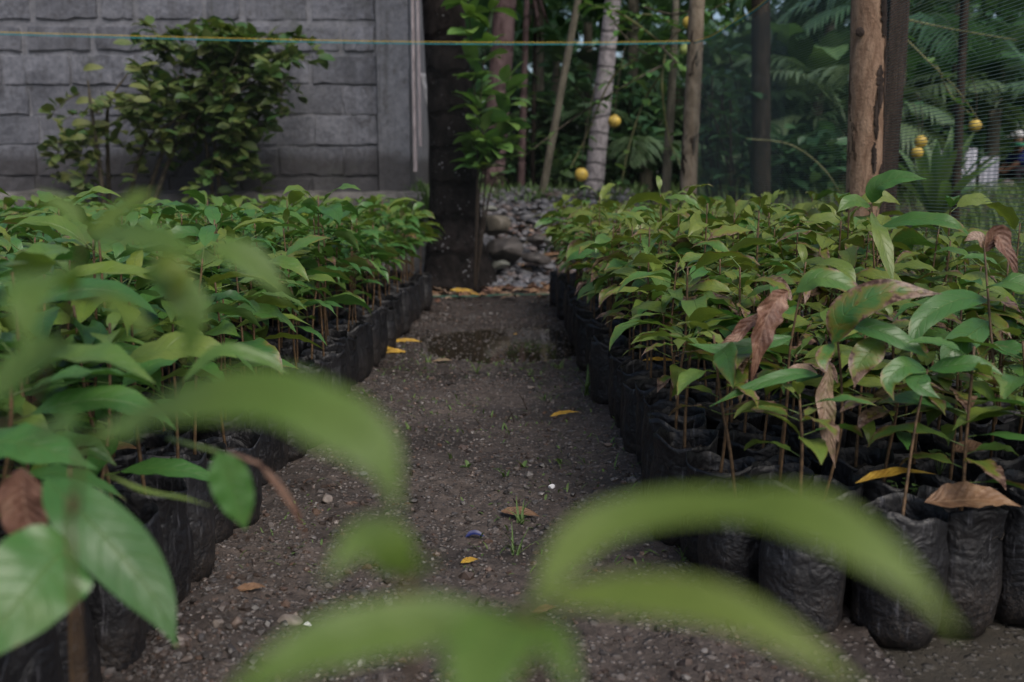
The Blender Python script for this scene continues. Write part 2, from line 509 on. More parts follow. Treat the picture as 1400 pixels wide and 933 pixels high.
def wall_mats():
    out = []
    for name, lo, hi in (("cement_block", (0.088, 0.092, 0.110), (0.222, 0.228, 0.262)), ("mortar", (0.140, 0.144, 0.164), (0.245, 0.250, 0.280)),
                         ("plaster_pillar", (0.135, 0.140, 0.158), (0.225, 0.230, 0.258))):
        m = NT(name)
        p = m.pos()
        at = m.n("ShaderNodeAttribute"); at.attribute_name = "leafdata"
        ds = m.n("ShaderNodeSeparateColor"); m.set(ds.inputs[0], at.outputs["Color"])
        n1 = m.noise(p, 3.0, 5, 0.65); n2 = m.noise(p, 26, 6, 0.7); n3 = m.noise(p, 120, 3, 0.7)
        c = m.mix(m.step(m.math('ADD', m.math('MULTIPLY', n2, 0.6), m.math('MULTIPLY', n1, 0.5)), 0.38, 0.72), lo, hi)
        c = m.mix(m.math('MULTIPLY', ds.outputs[0], 0.45), c, tuple(0.55 * x for x in lo))
        # black mildew blotches and the damp band along the foot of the wall
        sp = m.n("ShaderNodeSeparateXYZ"); m.set(sp.inputs[0], p)
        damp = m.math('SUBTRACT', 1.0, m.step(m.math('ADD', sp.outputs[2], m.math('MULTIPLY', n1, -0.30)), 0.90, 1.02))
        mild = m.math('MULTIPLY', m.step(m.noise(p, 7.5, 6, 0.75, 0.5), 0.52, 0.70), 0.62)
        c = m.mix(m.math('MULTIPLY', damp, 0.72), c, (0.035, 0.031, 0.030))
        c = m.mix(mild, c, (0.040, 0.037, 0.036))
        run = m.math('MULTIPLY', m.step(m.noise(m.mapping(p, (5.5, 5.5, 0.35)), 1.0, 5, 0.7, 0.3), 0.50, 0.68), 0.5)
        c = m.mix(run, c, (0.050, 0.050, 0.052))
        c = m.mix(m.math('MULTIPLY', m.step(m.noise(p, 1.7, 5, 0.7), 0.54, 0.72), 0.4), c, (0.07, 0.075, 0.06))
        h = m.math('ADD', n2, m.math('MULTIPLY', n3, 0.4))
        out.append(m.done(m.bsdf(c, 0.9, m.bump(h, 0.8, 0.012), 0.25)))
    return out


M["block"], M["mortar"], M["pillar"] = wall_mats()
M["concrete"] = plain("rough_concrete", (0.11, 0.105, 0.10), 0.9, 0.25, 7, 0.5, 0.8)
M["strip"] = plain("weathered_strip", (0.36, 0.31, 0.32), 0.7, 0.3, 12, 0.35, 0.2, (4, 4, 0.6))
M["sheet"] = plain("zinc_sheet", (0.19, 0.19, 0.205), 0.55, 0.5, 8, 0.3)


def bark_mat(name, lo, hi, spots=None, spot_cut=0.70, bands=0.0, zs=0.25, patch=None, sc_=14):
    m = NT(name)
    p = m.coord("Object")
    n1 = m.noise(m.mapping(p, (1, 1, zs)), sc_, 6, 0.7, 0.4); n2 = m.noise(p, 60, 4, 0.7)
    c = m.mix(m.step(n1, 0.35, 0.65), lo, hi)
    h = m.math('ADD', n1, m.math('MULTIPLY', n2, 0.4))
    if bands:
        sp = m.n("ShaderNodeSeparateXYZ"); m.set(sp.inputs[0], p)
        w = m.math('FRACT', m.math('ADD', m.math('MULTIPLY', sp.outputs[2], bands), m.math('MULTIPLY', m.noise(p, 4, 2), 0.9)))
        b = m.math('SUBTRACT', 1.0, m.step(m.math('ABSOLUTE', m.math('SUBTRACT', w, 0.5)), 0.04, 0.15))
        c = m.mix(m.math('MULTIPLY', b, 0.6), c, tuple(0.35 * x for x in lo)); h = m.math('SUBTRACT', h, m.math('MULTIPLY', b, 0.8))
    if patch:
        q = m.step(m.noise(m.mapping(p, (1, 1, 0.22)), 9, 5, 0.65, 0.5), patch[0], patch[0] + 0.025)
        c = m.mix(q, c, patch[1]); h = m.math('ADD', h, m.math('MULTIPLY', q, 0.8))
    if spots:
        s = m.math('MULTIPLY', m.math('SUBTRACT', 1.0, m.step(m.vor(p, 26), 0.10, 0.2)), m.step(m.noise(p, 5, 3), spot_cut - 0.12, spot_cut))
        c = m.mix(s, c, spots)
    return m.done(m.bsdf(c, 0.8, m.bump(h, 0.7, 0.02), 0.06 if spots else 0.2))


M["bark_black"] = bark_mat("black_bark", (0.008, 0.007, 0.0065), (0.022, 0.018, 0.017), spots=(0.30, 0.30, 0.31), spot_cut=0.62, bands=3.5, zs=0.6)
M["bark_pole"] = bark_mat("mottled_pole", (0.10, 0.078, 0.055), (0.20, 0.165, 0.125), patch=(0.575, (0.022, 0.016, 0.012)), zs=0.5)
M["peeled"] = bark_mat("peeled_log", (0.165, 0.100, 0.066), (0.29, 0.195, 0.135), patch=(0.60, (0.075, 0.048, 0.032)), zs=0.3, sc_=34)
M["timber"] = bark_mat("dark_timber", (0.018, 0.013, 0.011), (0.05, 0.036, 0.03), zs=0.08, sc_=45)
M["bark_pale"] = bark_mat("pale_palm_bark", (0.17, 0.155, 0.16), (0.34, 0.31, 0.32), bands=6.0, zs=0.7, patch=(0.64, (0.05, 0.05, 0.04)))
M["bark_red"] = bark_mat("reddish_bark", (0.065, 0.040, 0.040), (0.17, 0.115, 0.115), bands=2.5, zs=0.3)
M["bark_grey"] = bark_mat("grey_bark", (0.075, 0.068, 0.05), (0.16, 0.145, 0.11), zs=0.3, patch=(0.66, (0.03, 0.03, 0.02)))
M["bark_dark"] = bark_mat("dark_bark", (0.016, 0.013, 0.011), (0.045, 0.036, 0.028), zs=0.3, spots=(0.2, 0.2, 0.18), spot_cut=0.62)


def net_mat(name, pitch_h, pitch_v, th, tv, col):
    m = NT(name)
    uv = m.coord("UV"); sp = m.n("ShaderNodeSeparateXYZ"); m.set(sp.inputs[0], uv)

    def thread(x, pitch, t):
        w = m.math('ABSOLUTE', m.math('SUBTRACT', m.math('FRACT', m.math('DIVIDE', x, pitch)), 0.5))
        return m.math('LESS_THAN', w, t * 0.5)
    a = m.math('MAXIMUM', thread(sp.outputs[1], pitch_h, th), thread(sp.outputs[0], pitch_v, tv))
    tr = m.n("ShaderNodeBsdfTransparent")
    sh = m.bsdf(col, 0.5, None, 0.4)
    mx = m.n("ShaderNodeMixShader"); m.set(mx.inputs[0], a); m.set(mx.inputs[1], tr.outputs[0]); m.set(mx.inputs[2], sh)
    return m.done(mx.outputs[0])


M["net"] = net_mat("net_threads", 0.0115, 0.0115, 0.17, 0.025, (0.20, 0.25, 0.23))
M["net_far"] = net_mat("net_threads_fine", 0.012, 0.012, 0.035, 0.012, (0.03, 0.04, 0.045))
M["net_fold"] = net_mat("net_threads_dense", 0.004, 0.004, 0.17, 0.17, (0.014, 0.022, 0.034))
M["cord_yellow"] = plain("yellow_cord", (0.50, 0.36, 0.05), 0.6)
M["cord_teal"] = plain("teal_cord", (0.02, 0.24, 0.28), 0.6)
M["cord_green"] = plain("green_cord", (0.03, 0.12, 0.08), 0.6)
M["fruit"] = plain("yellow_fruit", (0.38, 0.27, 0.05), 0.5, 0.4, 16, 0.45, 0.3)
M["fruit_green"] = plain("green_fruit", (0.27, 0.32, 0.09), 0.45, 0.5, 20, 0.15)
M["white"] = plain("white_paint", (0.26, 0.265, 0.31), 0.6, 0.4, 5, 0.12)
M["chip_white"] = plain("white_scrap", (0.7, 0.7, 0.72), 0.5)
M["blue"] = plain("blue_plastic", (0.010, 0.016, 0.09), 0.4)
M["skin"] = plain("skin", (0.20, 0.105, 0.065), 0.55)
M["shirt"] = plain("blue_shirt", (0.020, 0.032, 0.14), 0.85, 0.2, 20, 0.25)
M["trousers"] = plain("dark_trousers", (0.025, 0.02, 0.025), 0.85, 0.2, 20, 0.25)
M["cap"] = plain("white_cap", (0.68, 0.68, 0.70), 0.8, 0.2)
M["scarf"] = plain("green_scarf", (0.05, 0.27, 0.16), 0.8, 0.2)
M["sack"] = plain("pale_sack", (0.34, 0.29, 0.31), 0.8, 0.2, 15, 0.25)

# ------------------------------------------------------------------ ground, path, water
def sheet(name, xs, ys, zf, mat, keep=None):
    X, Y = np.meshgrid(xs, ys)
    Z = zf(X, Y)
    V = np.stack([X, Y, Z], -1).reshape(-1, 3)
    nx = len(xs)
    g = Geo()
    idx = np.arange(len(V)).reshape(len(ys), nx)
    q = np.stack([idx[:-1, :-1], idx[:-1, 1:], idx[1:, 1:], idx[1:, :-1]], -1).reshape(-1, 4)
    g.add(V, q.tolist())
    return tag(g.build(name, mat), kind="structure")


PX0, PX1, PY0, PY1 = -0.84, 0.64, 0.2, 7.96


def gsheet(x, y):
    inside = (x > PX0 + 0.06) & (x < PX1 - 0.06) & (y > PY0 + 0.06) & (y < PY1 - 0.06)
    base = gz(x, y) + 0.03 * vnoise(x * 1.7, y * 1.7) * ss(0, 3, np.abs(x) + np.abs(y - 4) * 0.3) * 0.6 - 0.012
    return np.where(inside, -0.05, base)


sheet("ground", np.concatenate([np.linspace(-160, -8, 12)[:-1], np.arange(-8, -1, .25), np.arange(-1, 1, .07), np.arange(1, 9, .2), np.linspace(9, 160, 14)]),
      np.concatenate([np.linspace(-40, 0, 8)[:-1], np.arange(0, 8, .12), np.arange(8, 16, .12), np.linspace(16, 220, 20)]), gsheet, M["ground"])
sheet("path", np.arange(PX0, PX1 + .001, .0125), np.concatenate([np.arange(PY0, 1.4, .05), np.arange(1.4, 4.4, .0125), np.arange(4.4, PY1 + 0.01, .02)]),
      lambda x, y: pathz(x, y) + gz(x, y), M["path"])
g = Geo()
th = np.linspace(0, 2 * np.pi, 60, endpoint=False)
rr = 1 + 0.12 * np.sin(3 * th + 1) + 0.08 * np.sin(5 * th)
zp = -0.013
g.add(np.stack([0.0 + 0.60 * rr * np.cos(th), 5.25 + 0.95 * rr * np.sin(th), np.full(60, zp)], 1), [list(range(60))])
tag(g.build("puddle_water", M["water"]), kind="structure")


# ------------------------------------------------------------------ stones
def ico(sub):
    bm = bmesh.new(); bmesh.ops.create_icosphere(bm, subdivisions=sub, radius=1)
    v = np.array([x.co[:] for x in bm.verts]); f = [[a.index for a in q.verts] for q in bm.faces]
    bm.free(); return v, f


ICO1, ICO2, ICO3, ICO4 = ico(1), ico(2), ico(3), ico(4)


def stone_variants(base, k, amp):
    out = []
    for i in range(k):
        v = base[0].copy()
        for _ in range(9):
            d = nrm(rng.normal(size=3)); c = rng.uniform(0.5, 0.9)
            h = v @ d
            v -= np.where(h > c, (h - c) * amp, 0)[:, None] * d
        out.append(v)
    return out


def rotm(a, b, c):
    return np.array(Euler((a, b, c)).to_matrix())


def pebbles(name, pts, sizes, mat, base=ICO1, flat=(0.45, 0.8), label=None, cat=None, amp=0.9, tone=(1.3, 2.2)):
    vs = stone_variants(base, 12, amp); fb = np.array(base[1]); g = Geo()
    for (x, y, z), s in zip(pts, sizes):
        v = vs[rng.integers(12)] * np.array([1, rng.uniform(0.55, 0.95), rng.uniform(*flat)]) * s
        v = v @ rotm(rng.normal(0, .25), rng.normal(0, .25), rng.uniform(0, 6.3)).T + (x, y, z)
        g.add(v, fb, None, (rng.beta(*tone), float(rng.random() < 0.34) * rng.random(), rng.random()))
    return tag(g.build(name, mat, smooth=False if base is ICO1 else True), label, cat, kind="stuff")


pts = []; szs = []
for i in range(19000):
    y = 1.5 + 5.9 * rng.random() ** 1.6; x = rng.uniform(-0.72, 0.52)
    dens = float(np.clip(0.42 + 1.9 * vnoise(x * 2.1 + 3, y * 1.7), .05, 1)) * (1 - .75 * float(ss(-.05, .25, x) * (1 - ss(2.0, 2.5, y)))) + 0.4 * float(ss(-0.2, -0.6, x))
    if 4.5 < y < 6.6: dens = 1.0
    if rng.random() > dens: continue
    s = min(0.0018 + rng.exponential(0.0030), 0.021) * (0.8 + 0.2 * y / 3)
    if 4.5 < y < 6.4: s = rng.uniform(0.004, 0.011)
    zz_ = float(pathz(x, y)) + s * 0.15
    if puddle(x, y) > 0.1 and rng.random() < 0.30: zz_ = max(zz_, -0.0125)
    pts.append((x, y, zz_)); szs.append(s)
pebbles("gravel", pts, szs, M["gravel"], label="small wet pebbles and grit strewn over the muddy path", cat="gravel", tone=(0.9, 3.4))

pts = []; szs = []
for i in range(9000):
    y = 1.5 + 5.9 * rng.random() ** 1.6; x = rng.uniform(-0.74, 0.54)
    if rng.random() > np.clip(0.5 + 1.6 * vnoise(x * 3 + 31, y * 2.4 + 7), .04, 1): continue
    s = min(0.0022 + rng.exponential(0.0034), 0.024)
    pts.append((x, y, float(pathz(x, y)) - s * 0.1)); szs.append(s)
pebbles("soil_clods", pts, szs, M["clod"], label="dark brown crumbs and clods of wet soil on the path", cat="soil", amp=1.0, flat=(.4, .9))
# heap of river stones beyond the netting
pts = []; szs = []
for i in range(2600):
    y = rng.uniform(7.95, 11.2); x = rng.uniform(-0.75, 1.25)
    s = rng.uniform(0.018, 0.060) * (1 if rng.random() < 0.82 else 1.6)
    if y < 8.4 and rng.random() < 0.45: s *= 0.6
    pts.append((x, y, float(gz(x, y)) + s * 0.15 + rng.uniform(0, 0.03))); szs.append(s)
pebbles("river_stones", pts, szs, M["river"], base=ICO2, flat=(0.35, 0.6), amp=0.7, label="rounded grey river stones heaped beyond the netting", cat="stones")


def boulder(px, py, Y, w, h, mat, label, seed, flat=1.0, name="boulder"):
    r = np.random.default_rng(seed)
    v = ICO4[0].copy()
    for _ in range(11):
        d = nrm(r.normal(size=3)); c = r.uniform(0.55, 0.85)
        hh = v @ d
        v -= np.where(hh > c, (hh - c) * 0.85, 0)[:, None] * d
    v += v * (0.05 * vnoise(v[:, 0] * 3 + seed, v[:, 1] * 3 + v[:, 2] * 2))[:, None]
    v *= np.array([w / 2, w / 2 * flat, h / 2])
    g = Geo(); g.add(v, ICO4[1])
    o = g.build(name, mat); o.location = P(px, py, Y)
    o.rotation_euler = (0, r.uniform(-.12, .12), r.uniform(-.3, .3))
    tag(o, label, "boulder", "large stones at the foot of the heap")
    return o


boulder(676, 308, 8.75, 0.30, 0.23, M["boulder"], "large rounded tan boulder resting against the black tree trunk", 1)
boulder(693, 341, 8.55, 0.36, 0.24, M["boulder_grey"], "dark brown angular boulder under the rounded tan one", 2)
boulder(733, 354, 8.45, 0.27, 0.13, M["boulder_grey"], "long flat brown stone beside the dark angular boulder", 3)
boulder(683, 362, 8.35, 0.18, 0.09, M["boulder_green"], "smooth greenish grey stone in front of the dark boulder", 4)
boulder(735, 327, 8.75, 0.19, 0.12, M["boulder_grey"], "brown stone wedged at the upper end of the dark boulder", 6)
boulder(667, 286, 9.0, 0.17, 0.07, M["boulder_green"], "flat pale stone on top of the rounded tan boulder", 7)
boulder(752, 331, 8.6, 0.13, 0.10, M["boulder_green"], "bluish grey stone at the edge of the heap by the seedlings", 8)


def path_stone(px, py, w, h, mat, label, seed, name="stone", cat="stone", group="loose stones on the path"):
    r = np.random.default_rng(seed)
    v = stone_variants(ICO3, 1, 0.9)[0] * np.array([w / 2, w / 2 * r.uniform(.6, .85), h / 2])
    g = Geo(); g.add(v, ICO3[1]); o = g.build(name, mat)
    p = G(px, py); o.location = (p[0], p[1], float(pathz(p[0], p[1])) + h * 0.22); o.rotation_euler = (0, 0, r.uniform(0, 6))
    return tag(o, label, cat, group)


M["pebble_tan"] = plain("tan_stone", (0.19, 0.16, 0.14), 0.6, 0.4, 25, 0.35, 0.4)
M["pebble_brown"] = plain("brown_stone", (0.12, 0.09, 0.075), 0.6, 0.4, 25, 0.35, 0.4)
M["pebble_grey"] = plain("grey_stone", (0.15, 0.145, 0.15), 0.6, 0.4, 25, 0.35, 0.4)
for a in [(395, 851, .058, .028, "pebble_tan", "flat pale tan stone, the largest lying loose on the path", 11),
          (323, 869, .034, .028, "pebble_brown", "rounded brown stone beside the small cream one", 12),
          (299, 870, .026, .020, "pebble_tan", "small cream stone touching the rounded brown one", 13),
          (230, 789, .030, .020, "pebble_grey", "oval grey pebble at the foot of the polybags", 14),
          (447, 691, .045, .024, "pebble_tan", "broad tan stone half sunk in the path under the blurred leaf", 15),
          (960, 771, .030, .025, "pebble_brown", "reddish brown pebble beside a small green sprout", 16),
          (533, 833, .075, .018, "pebble_brown", "long flat brown stone sunk in mud near the drooping leaf", 17),
          (725, 530, .05, .02, "pebble_tan", "tan stone past the dark upright twigs", 18),
          (832, 619, .035, .02, "pebble_brown", "small brown stone at the foot of the netting bed", 19),
          (498, 656, .03, .018, "pebble_grey", "grey pebble in mid path level with the sunken tan stone", 20)]:
    path_stone(a[0], a[1], a[2], a[3], M[a[4]], a[5], a[6])
path_stone(421, 858, .018, .010, M["chip_white"], "small white chip beside the flat tan stone", 21, "white_chip", "scrap", "white chips on the path")
path_stone(254, 893, .014, .012, M["chip_white"], "rounded white chip in the muddy corner by the polybags", 22, "white_chip", "scrap", "white chips on the path")
path_stone(754, 668, .022, .016, M["chip_white"], "white chip in the middle of the path", 23, "white_chip", "scrap", "white chips on the path")
g = Geo(); p = G(648, 733)
g.leaf([(0, 0, 0.004), (.02, .003, .012), (.045, 0, .006)], (0, -.4, 1), .009, (.5, 0, .5), prof=ELLIP, fold=.5)
o = g.build("plastic_scrap", M["blue"]); o.location = (p[0] - .02, p[1], float(pathz(p[0], p[1])))
tag(o, "crumpled scrap of dark blue plastic on the path", "litter")


# ------------------------------------------------------------------ fallen leaves
def fallen(px, py, L, hw, az, mat, label, z=None, Y=None, arch=0.12, prof=OVATE, fold=0.25, group="fallen leaves"):
    g = Geo()
    t = np.linspace(-.5, .5, 7)
    pts = np.stack([t * L, 0.06 * L * np.sin(5 * t), arch * L * (0.25 - t * t)], 1)
    g.leaf(pts, (0, -.35, 1), hw, (.5, 0, rng.random()), fold=fold, ripple=.09, nseg=14, ncr=6, prof=prof, curl=-.1)
    o = g.build("fallen_leaf", mat)
    if Y is None:
        p = G(px, py); o.location = (p[0], p[1], float(pathz(p[0], p[1])) + .006)
    else:
        o.location = P(px, py, Y) if z is None else G(px, py, z)
    o.rotation_euler = (rng.normal(0, .06), rng.normal(0, .06), az)
    tag(o, label, "leaf", group)
    return o


fallen(710, 454, .145, .022, .25, M["dry_yellow"], "bright yellow fallen leaf beside the puddle")
fallen(556, 470, .16, .02, -.1, M["dry_yellow"], "curled yellow leaf on wet gravel beside the polybags")
fallen(543, 484, .11, .022, .1, M["dry_yellow"], "short yellow leaf at the foot of a black polybag")
fallen(533, 483, .09, .02, .7, M["dry_yellow"], "folded golden leaf tucked against the polybag row")
fallen(772, 569, .11, .016, .15, M["dry_yellow"], "narrow yellow green leaf in the path before the bags")
fallen(711, 706, .10, .017, -.35, M["dry_tan"], "orange tan fallen leaf beside a grass tuft")
fallen(343, 815, .06, .011, .2, M["dry_tan"], "thin orange leaf scrap among pebbles")
fallen(642, 771, .045, .009, .5, M["dry_yellow"], "tiny pale yellow leaf past the blurred seedling top")
fallen(745, 838, .05, .009, .3, M["dry"], "small dark brown leaf curled on the open mud")
fallen(605, 496, .10, .016, -.2, M["dry_mottle"], "dark mottled leaf at the near rim of the puddle")
for k, (px, py, L, mt) in enumerate([(600, 400, .2, "dry_tan"), (636, 404, .26, "dry_yellow"), (672, 396, .2, "dry_tan"), (705, 400, .22, "dry"),
                                     (735, 398, .24, "dry_tan"), (760, 388, .22, "dry_tan"), (655, 381, .22, "dry_tan"), (620, 388, .2, "dry"), (748, 408, .2, "dry_mottle"), (690, 408, .2, "dry_tan"), (655, 345, .24, "dry_tan"), (752, 350, .26, "dry_tan")]):
    p = G(px, py)
    o = fallen(px, py, L, .03, rng.uniform(-.5, .5), M[mt], "dead leaf in the litter along the foot of the netting", Y=min(p[1], 8.6), group="dead leaves along the netting")
    o.location.z = max(o.location.z, float(gz(o.location.x, o.location.y)) + .02)
g = Geo()
for k in range(240):
    x = rng.uniform(-.75, .75); y = rng.normal(7.75, .28) if rng.random() < .75 else rng.uniform(8, 9.5); L = rng.uniform(.05, .17); a = rng.uniform(0, 6.3)
    z = (float(gz(x, y)) if y > 7.95 else float(pathz(x, y))) + rng.uniform(.008, .035); d_ = np.array([math.cos(a), math.sin(a), rng.normal(0, .15)]) * L
    g.leaf([np.array([x, y, z]) - d_ / 2, np.array([x, y, z + L * rng.uniform(.02, .12)]), np.array([x, y, z]) + d_ / 2], (rng.normal(0, .3), -.3, 1), L * .2, (.5, 0, rng.random()), fold=rng.uniform(0, .5), ripple=.2, nseg=6, ncr=2, roll=rng.normal(0, .4))
for q in range(len(g.f)): g.m[q] = (q // 12) % 3
tag(g.build("leaf_litter", [M["dry"], M["dry_tan"], M["dry_mottle"]]), "brown leaf litter strewn along the netting and the foot of the stone heap", "leaf litter", kind="stuff")
# leaves lying on the bags
fallen(1330, 690, .165, .036, -.15, M["dry_tan"], "large dry brown leaf lying on the black polybag rims", z=.252, Y=1.83, arch=.22)
fallen(1225, 655, .17, .016, .12, M["dry_yellow"], "yellow green leaf with a brown stalk lying across polybags", z=.252, Y=2.02, arch=.25)
fallen(1330, 615, .10, .022, .1, M["dry_tan"], "small tan leaf lying on polybag soil by the netting", z=.252, Y=2.15)
fallen(905, 494, .13, .014, .05, M["dry_yellow"], "yellow leaf lying along the rim of an edge polybag", z=.252, Y=3.15, arch=.1)
fallen(148, 616, .13, .022, .05, M["dry_tan"], "orange tan leaf lying on a polybag beside the path", z=.252, Y=2.1, arch=.15)


# ------------------------------------------------------------------ seedlings
BAG_H = 0.235


def bag_geo(seed, lean=0.0):
    r = np.random.default_rng(seed)
    ns, nr = 44, 22
    th = np.linspace(0, 2 * np.pi, ns, endpoint=False)
    V = []
    sx, sy = r.uniform(.93, 1.04), r.uniform(.93, 1.04)
    ph = r.uniform(0, 6.3, 8)
    pleat = r.uniform(0, 2 * np.pi, 3)
    for i in range(nr):
        t = i / (nr - 1); z = BAG_H * t
        rad = 0.0765 * (0.93 + 0.10 * math.sin(math.pi * min(t * 1.2, 1)) - 0.10 * (t < 0.05) + 0.02 * math.sin(9 * t + ph[0]))
        wr = (0.020 * np.sin(3 * th + ph[1] + 2.5 * t) + 0.016 * np.sin(5 * th + ph[2] - 3 * t) + 0.011 * np.sin(11 * th + ph[3] + 4 * t)
              + 0.016 * np.sin(26 * t + ph[4] + 1.5 * np.sin(2 * th + ph[5])) * (0.4 + 0.6 * np.sin(th + ph[6]) ** 2) * (1 - t * .4))
        for pl in pleat:
            dd = np.angle(np.exp(1j * (th - pl - .06 * math.sin(5 * t + pl))))
            wr = wr + 0.055 * np.exp(-(dd / .07) ** 2) * (0.4 + t)
        top = max(0, (t - 0.82) / 0.18)
        wr = wr + top * (0.06 * np.sin(2 * th + ph[7]) + 0.03 * np.sin(4 * th + ph[3]) + 0.02)
        zz = z + top * 0.009 * np.sin(2 * th + ph[5]) + top * .004 * np.sin(5 * th + ph[1]) + .002 * np.sin(6 * th + 14 * t)
        V.append(np.stack([rad * sx * (1 + wr) * np.cos(th), rad * sy * (1 + wr) * np.sin(th), zz], 1))
    outer = V[-1]
    # rim turns in and runs down to the soil
    for k, (sc_, dz) in enumerate([(0.975, -.001), (0.95, -.015), (0.94, -.045), (0.93, -.07)]):
        q = outer.copy(); q[:, :2] *= sc_; q[:, 2] = q[:, 2] + dz if k < 2 else q[:, 2] * (1 - k / 4.0) + (BAG_H + dz) * (k / 4.0)
        V.append(q)
    n = len(V)
    fs = [[i * ns + j, i * ns + (j + 1) % ns, (i + 1) * ns + (j + 1) % ns, (i + 1) * ns + j] for i in range(n - 1) for j in range(ns)]
    fs.append(list(range(ns))[::-1])
    g = Geo(); g.add(np.vstack(V), fs)
    s = Geo()
    rings = [outer[:, :2] * k for k in (1.0 * .945, .7, .4)]
    W = []
    for k, q in enumerate(rings):
        W.append(np.column_stack([q, BAG_H - .047 + .006 * r.normal(size=ns) + .006 * k]))
    W.append(np.array([[0, 0, BAG_H - .03]]))
    f2 = [[i * ns + j, i * ns + (j + 1) % ns, (i + 1) * ns + (j + 1) % ns, (i + 1) * ns + j] for i in range(2) for j in range(ns)]
    f2 += [[2 * ns + j, 2 * ns + (j + 1) % ns, 3 * ns] for j in range(ns)]
    s.add(np.vstack(W), f2)
    return g, s


def seedling_geo(seed, sick=0.0, height=0.72, nleaf=8, yellow=0.0, lsc=1.0, z0=.41):
    global rng
    keep = rng; rng = np.random.default_rng(seed)
    st, fo = Geo(), Geo()
    top = height - 0.03
    lean = rng.normal(0, .025, 2)
    p = np.array([[0, 0, BAG_H - .05], [lean[0] * .3 + rng.normal(0, .006), lean[1] * .3, .36], [lean[0] * .7, lean[1] * .7 + rng.normal(0, .006), .50], [lean[0], lean[1], top]])
    sp = catmull(p, 22)
    st.tube(sp, [.0040, .0035, .0030, .0022], 6, d=(.5, 0, .5))
    az = rng.uniform(0, 6.3)
    for k in range(nleaf):
        f = k / (nleaf - 1)
        z = z0 + (top - z0) * (f ** 0.75) + rng.normal(0, .008)
        i = int(np.clip((z - (BAG_H - .05)) / (top - BAG_H + .05) * 21, 0, 21)); b = sp[i]
        az += 2.4 + rng.normal(0, .35)
        pl = rng.uniform(.018, .035)
        el = rng.uniform(.15, .55) + .35 * (f > .9)
        q = b + pl * np.array([math.cos(az) * math.cos(el), math.sin(az) * math.cos(el), math.sin(el)])
        fo.tube([b, q], [.0016, .0014], 4, d=(.75, 0, .5), cap=False)
        L = lsc * rng.uniform(.140, .230) * (1 - .25 * (f > .92)) * (0.88 + .12 * f)
        if f > .93 and rng.random() < .5: L *= .6; el += .5
        droop = rng.uniform(.7, 1.55) + (.05 if f < .4 else 0) + sick * .25
        m = arc(q, az, el, L, droop)
        ill = 0.0
        if rng.random() < sick: ill = rng.uniform(.12, .72) * (1.1 - .5 * f) + (.3 if rng.random() < .07 else 0)
        elif rng.random() < .25: ill = .12
        tint = np.clip(rng.normal(.42, .20) + .22 * (f > .85) + yellow * rng.random() + ill * .25, 0, 1)
        fo.leaf(m, (0, 0, 1), L * rng.uniform(.135, .185), (tint, ill, rng.random()), fold=rng.uniform(.10, .45), ripple=rng.uniform(.06, .20) + .1 * ill,
                roll=rng.normal(0, .28), twist=rng.normal(0, .35), curl=rng.uniform(-.05, .22), nseg=11)
    rng = keep
    return st, fo


BAGS = [bag_geo(100 + i) for i in range(11)]
BAG_ME = [(a.mesh("polybag", M["bag"]), b.mesh("soil", M["potsoil"])) for a, b in BAGS]
GREEN = [seedling_geo(200 + i, 0.10, .65 + .016 * (i % 8), 11 + i % 4, 0, .95) for i in range(14)]
SICK = [seedling_geo(300 + i, 0.70, .64 + .018 * (i % 8), 12 + i % 5, .52, .88) for i in range(16)]
SPARSE = [seedling_geo(400 + i, 0.70, .56 + .025 * (i % 6), 10 + i % 4, .5, .78, .45) for i in range(8)]


def me_pair(lst):
    return [(a.mesh("stem", M["stem"]), b.mesh("foliage", M["leaf"])) for a, b in lst]


GREEN_ME, SICK_ME, SPARSE_ME = me_pair(GREEN), me_pair(SICK), me_pair(SPARSE)


def part(name, me, parent):
    o = bpy.data.objects.new(name, me); COL.objects.link(o); o.parent = parent
    return o


def make_seedling(x, y, rz, plant, bag, s=1.0, z=0.0):
    r = empty("potted_seedling", (x, y, z), rz)
    k, h = rng.uniform(.93, 1.04), rng.uniform(.90, 1.09)
    tilt = (rng.normal(0, .025), rng.normal(0, .025), 0)
    for q in (part("polybag", bag[0], r), part("soil", bag[1], r)):
        q.scale = (k, k, h); q.rotation_euler = tilt
    part("stem", plant[0], r).scale = (1, 1, s)
    part("foliage", plant[1], r).scale = (1, 1, s)
    return r


ORD = ["first", "second", "third", "fourth", "fifth", "sixth", "seventh", "eighth", "ninth", "tenth", "eleventh", "twelfth", "thirteenth", "fourteenth",
       "fifteenth", "sixteenth", "seventeenth", "eighteenth", "nineteenth", "twentieth"]
spots = []   # (rank, x, y, bed, col, row)
SPX, SPY = .150, .150
# bed beside the netting
for c in range(7):
    for r_ in range(36):
        y = 1.75 + r_ * SPY * 0.985 + (c % 2) * .05
        e = 0.435 - 0.014 * (y - 1.8)
        if r_ == 0: e += 0.09
        x = e + c * SPX
        if y > 6.95: continue
        if r_ == 0 and c == 6: continue
        spots.append([y - 1.2 * (c == 0) - .4 * (c == 1), x, y, "net", c, r_])
# bed beside the wall
for c in range(9):
    for r_ in range(44):
        y = 1.12 + r_ * SPY * 0.985 + (c % 2) * .06
        e = -0.70 + 0.02 * max(0, y - 4)
        x = e - c * SPX
        if y > 7.0 or x < -.515 * y - .35: continue
        if c >= 7 and y < 4.2: continue
        spots.append([y - 1.2 * (c == 0) - .4 * (c == 1), x, y, "wall", c, r_])
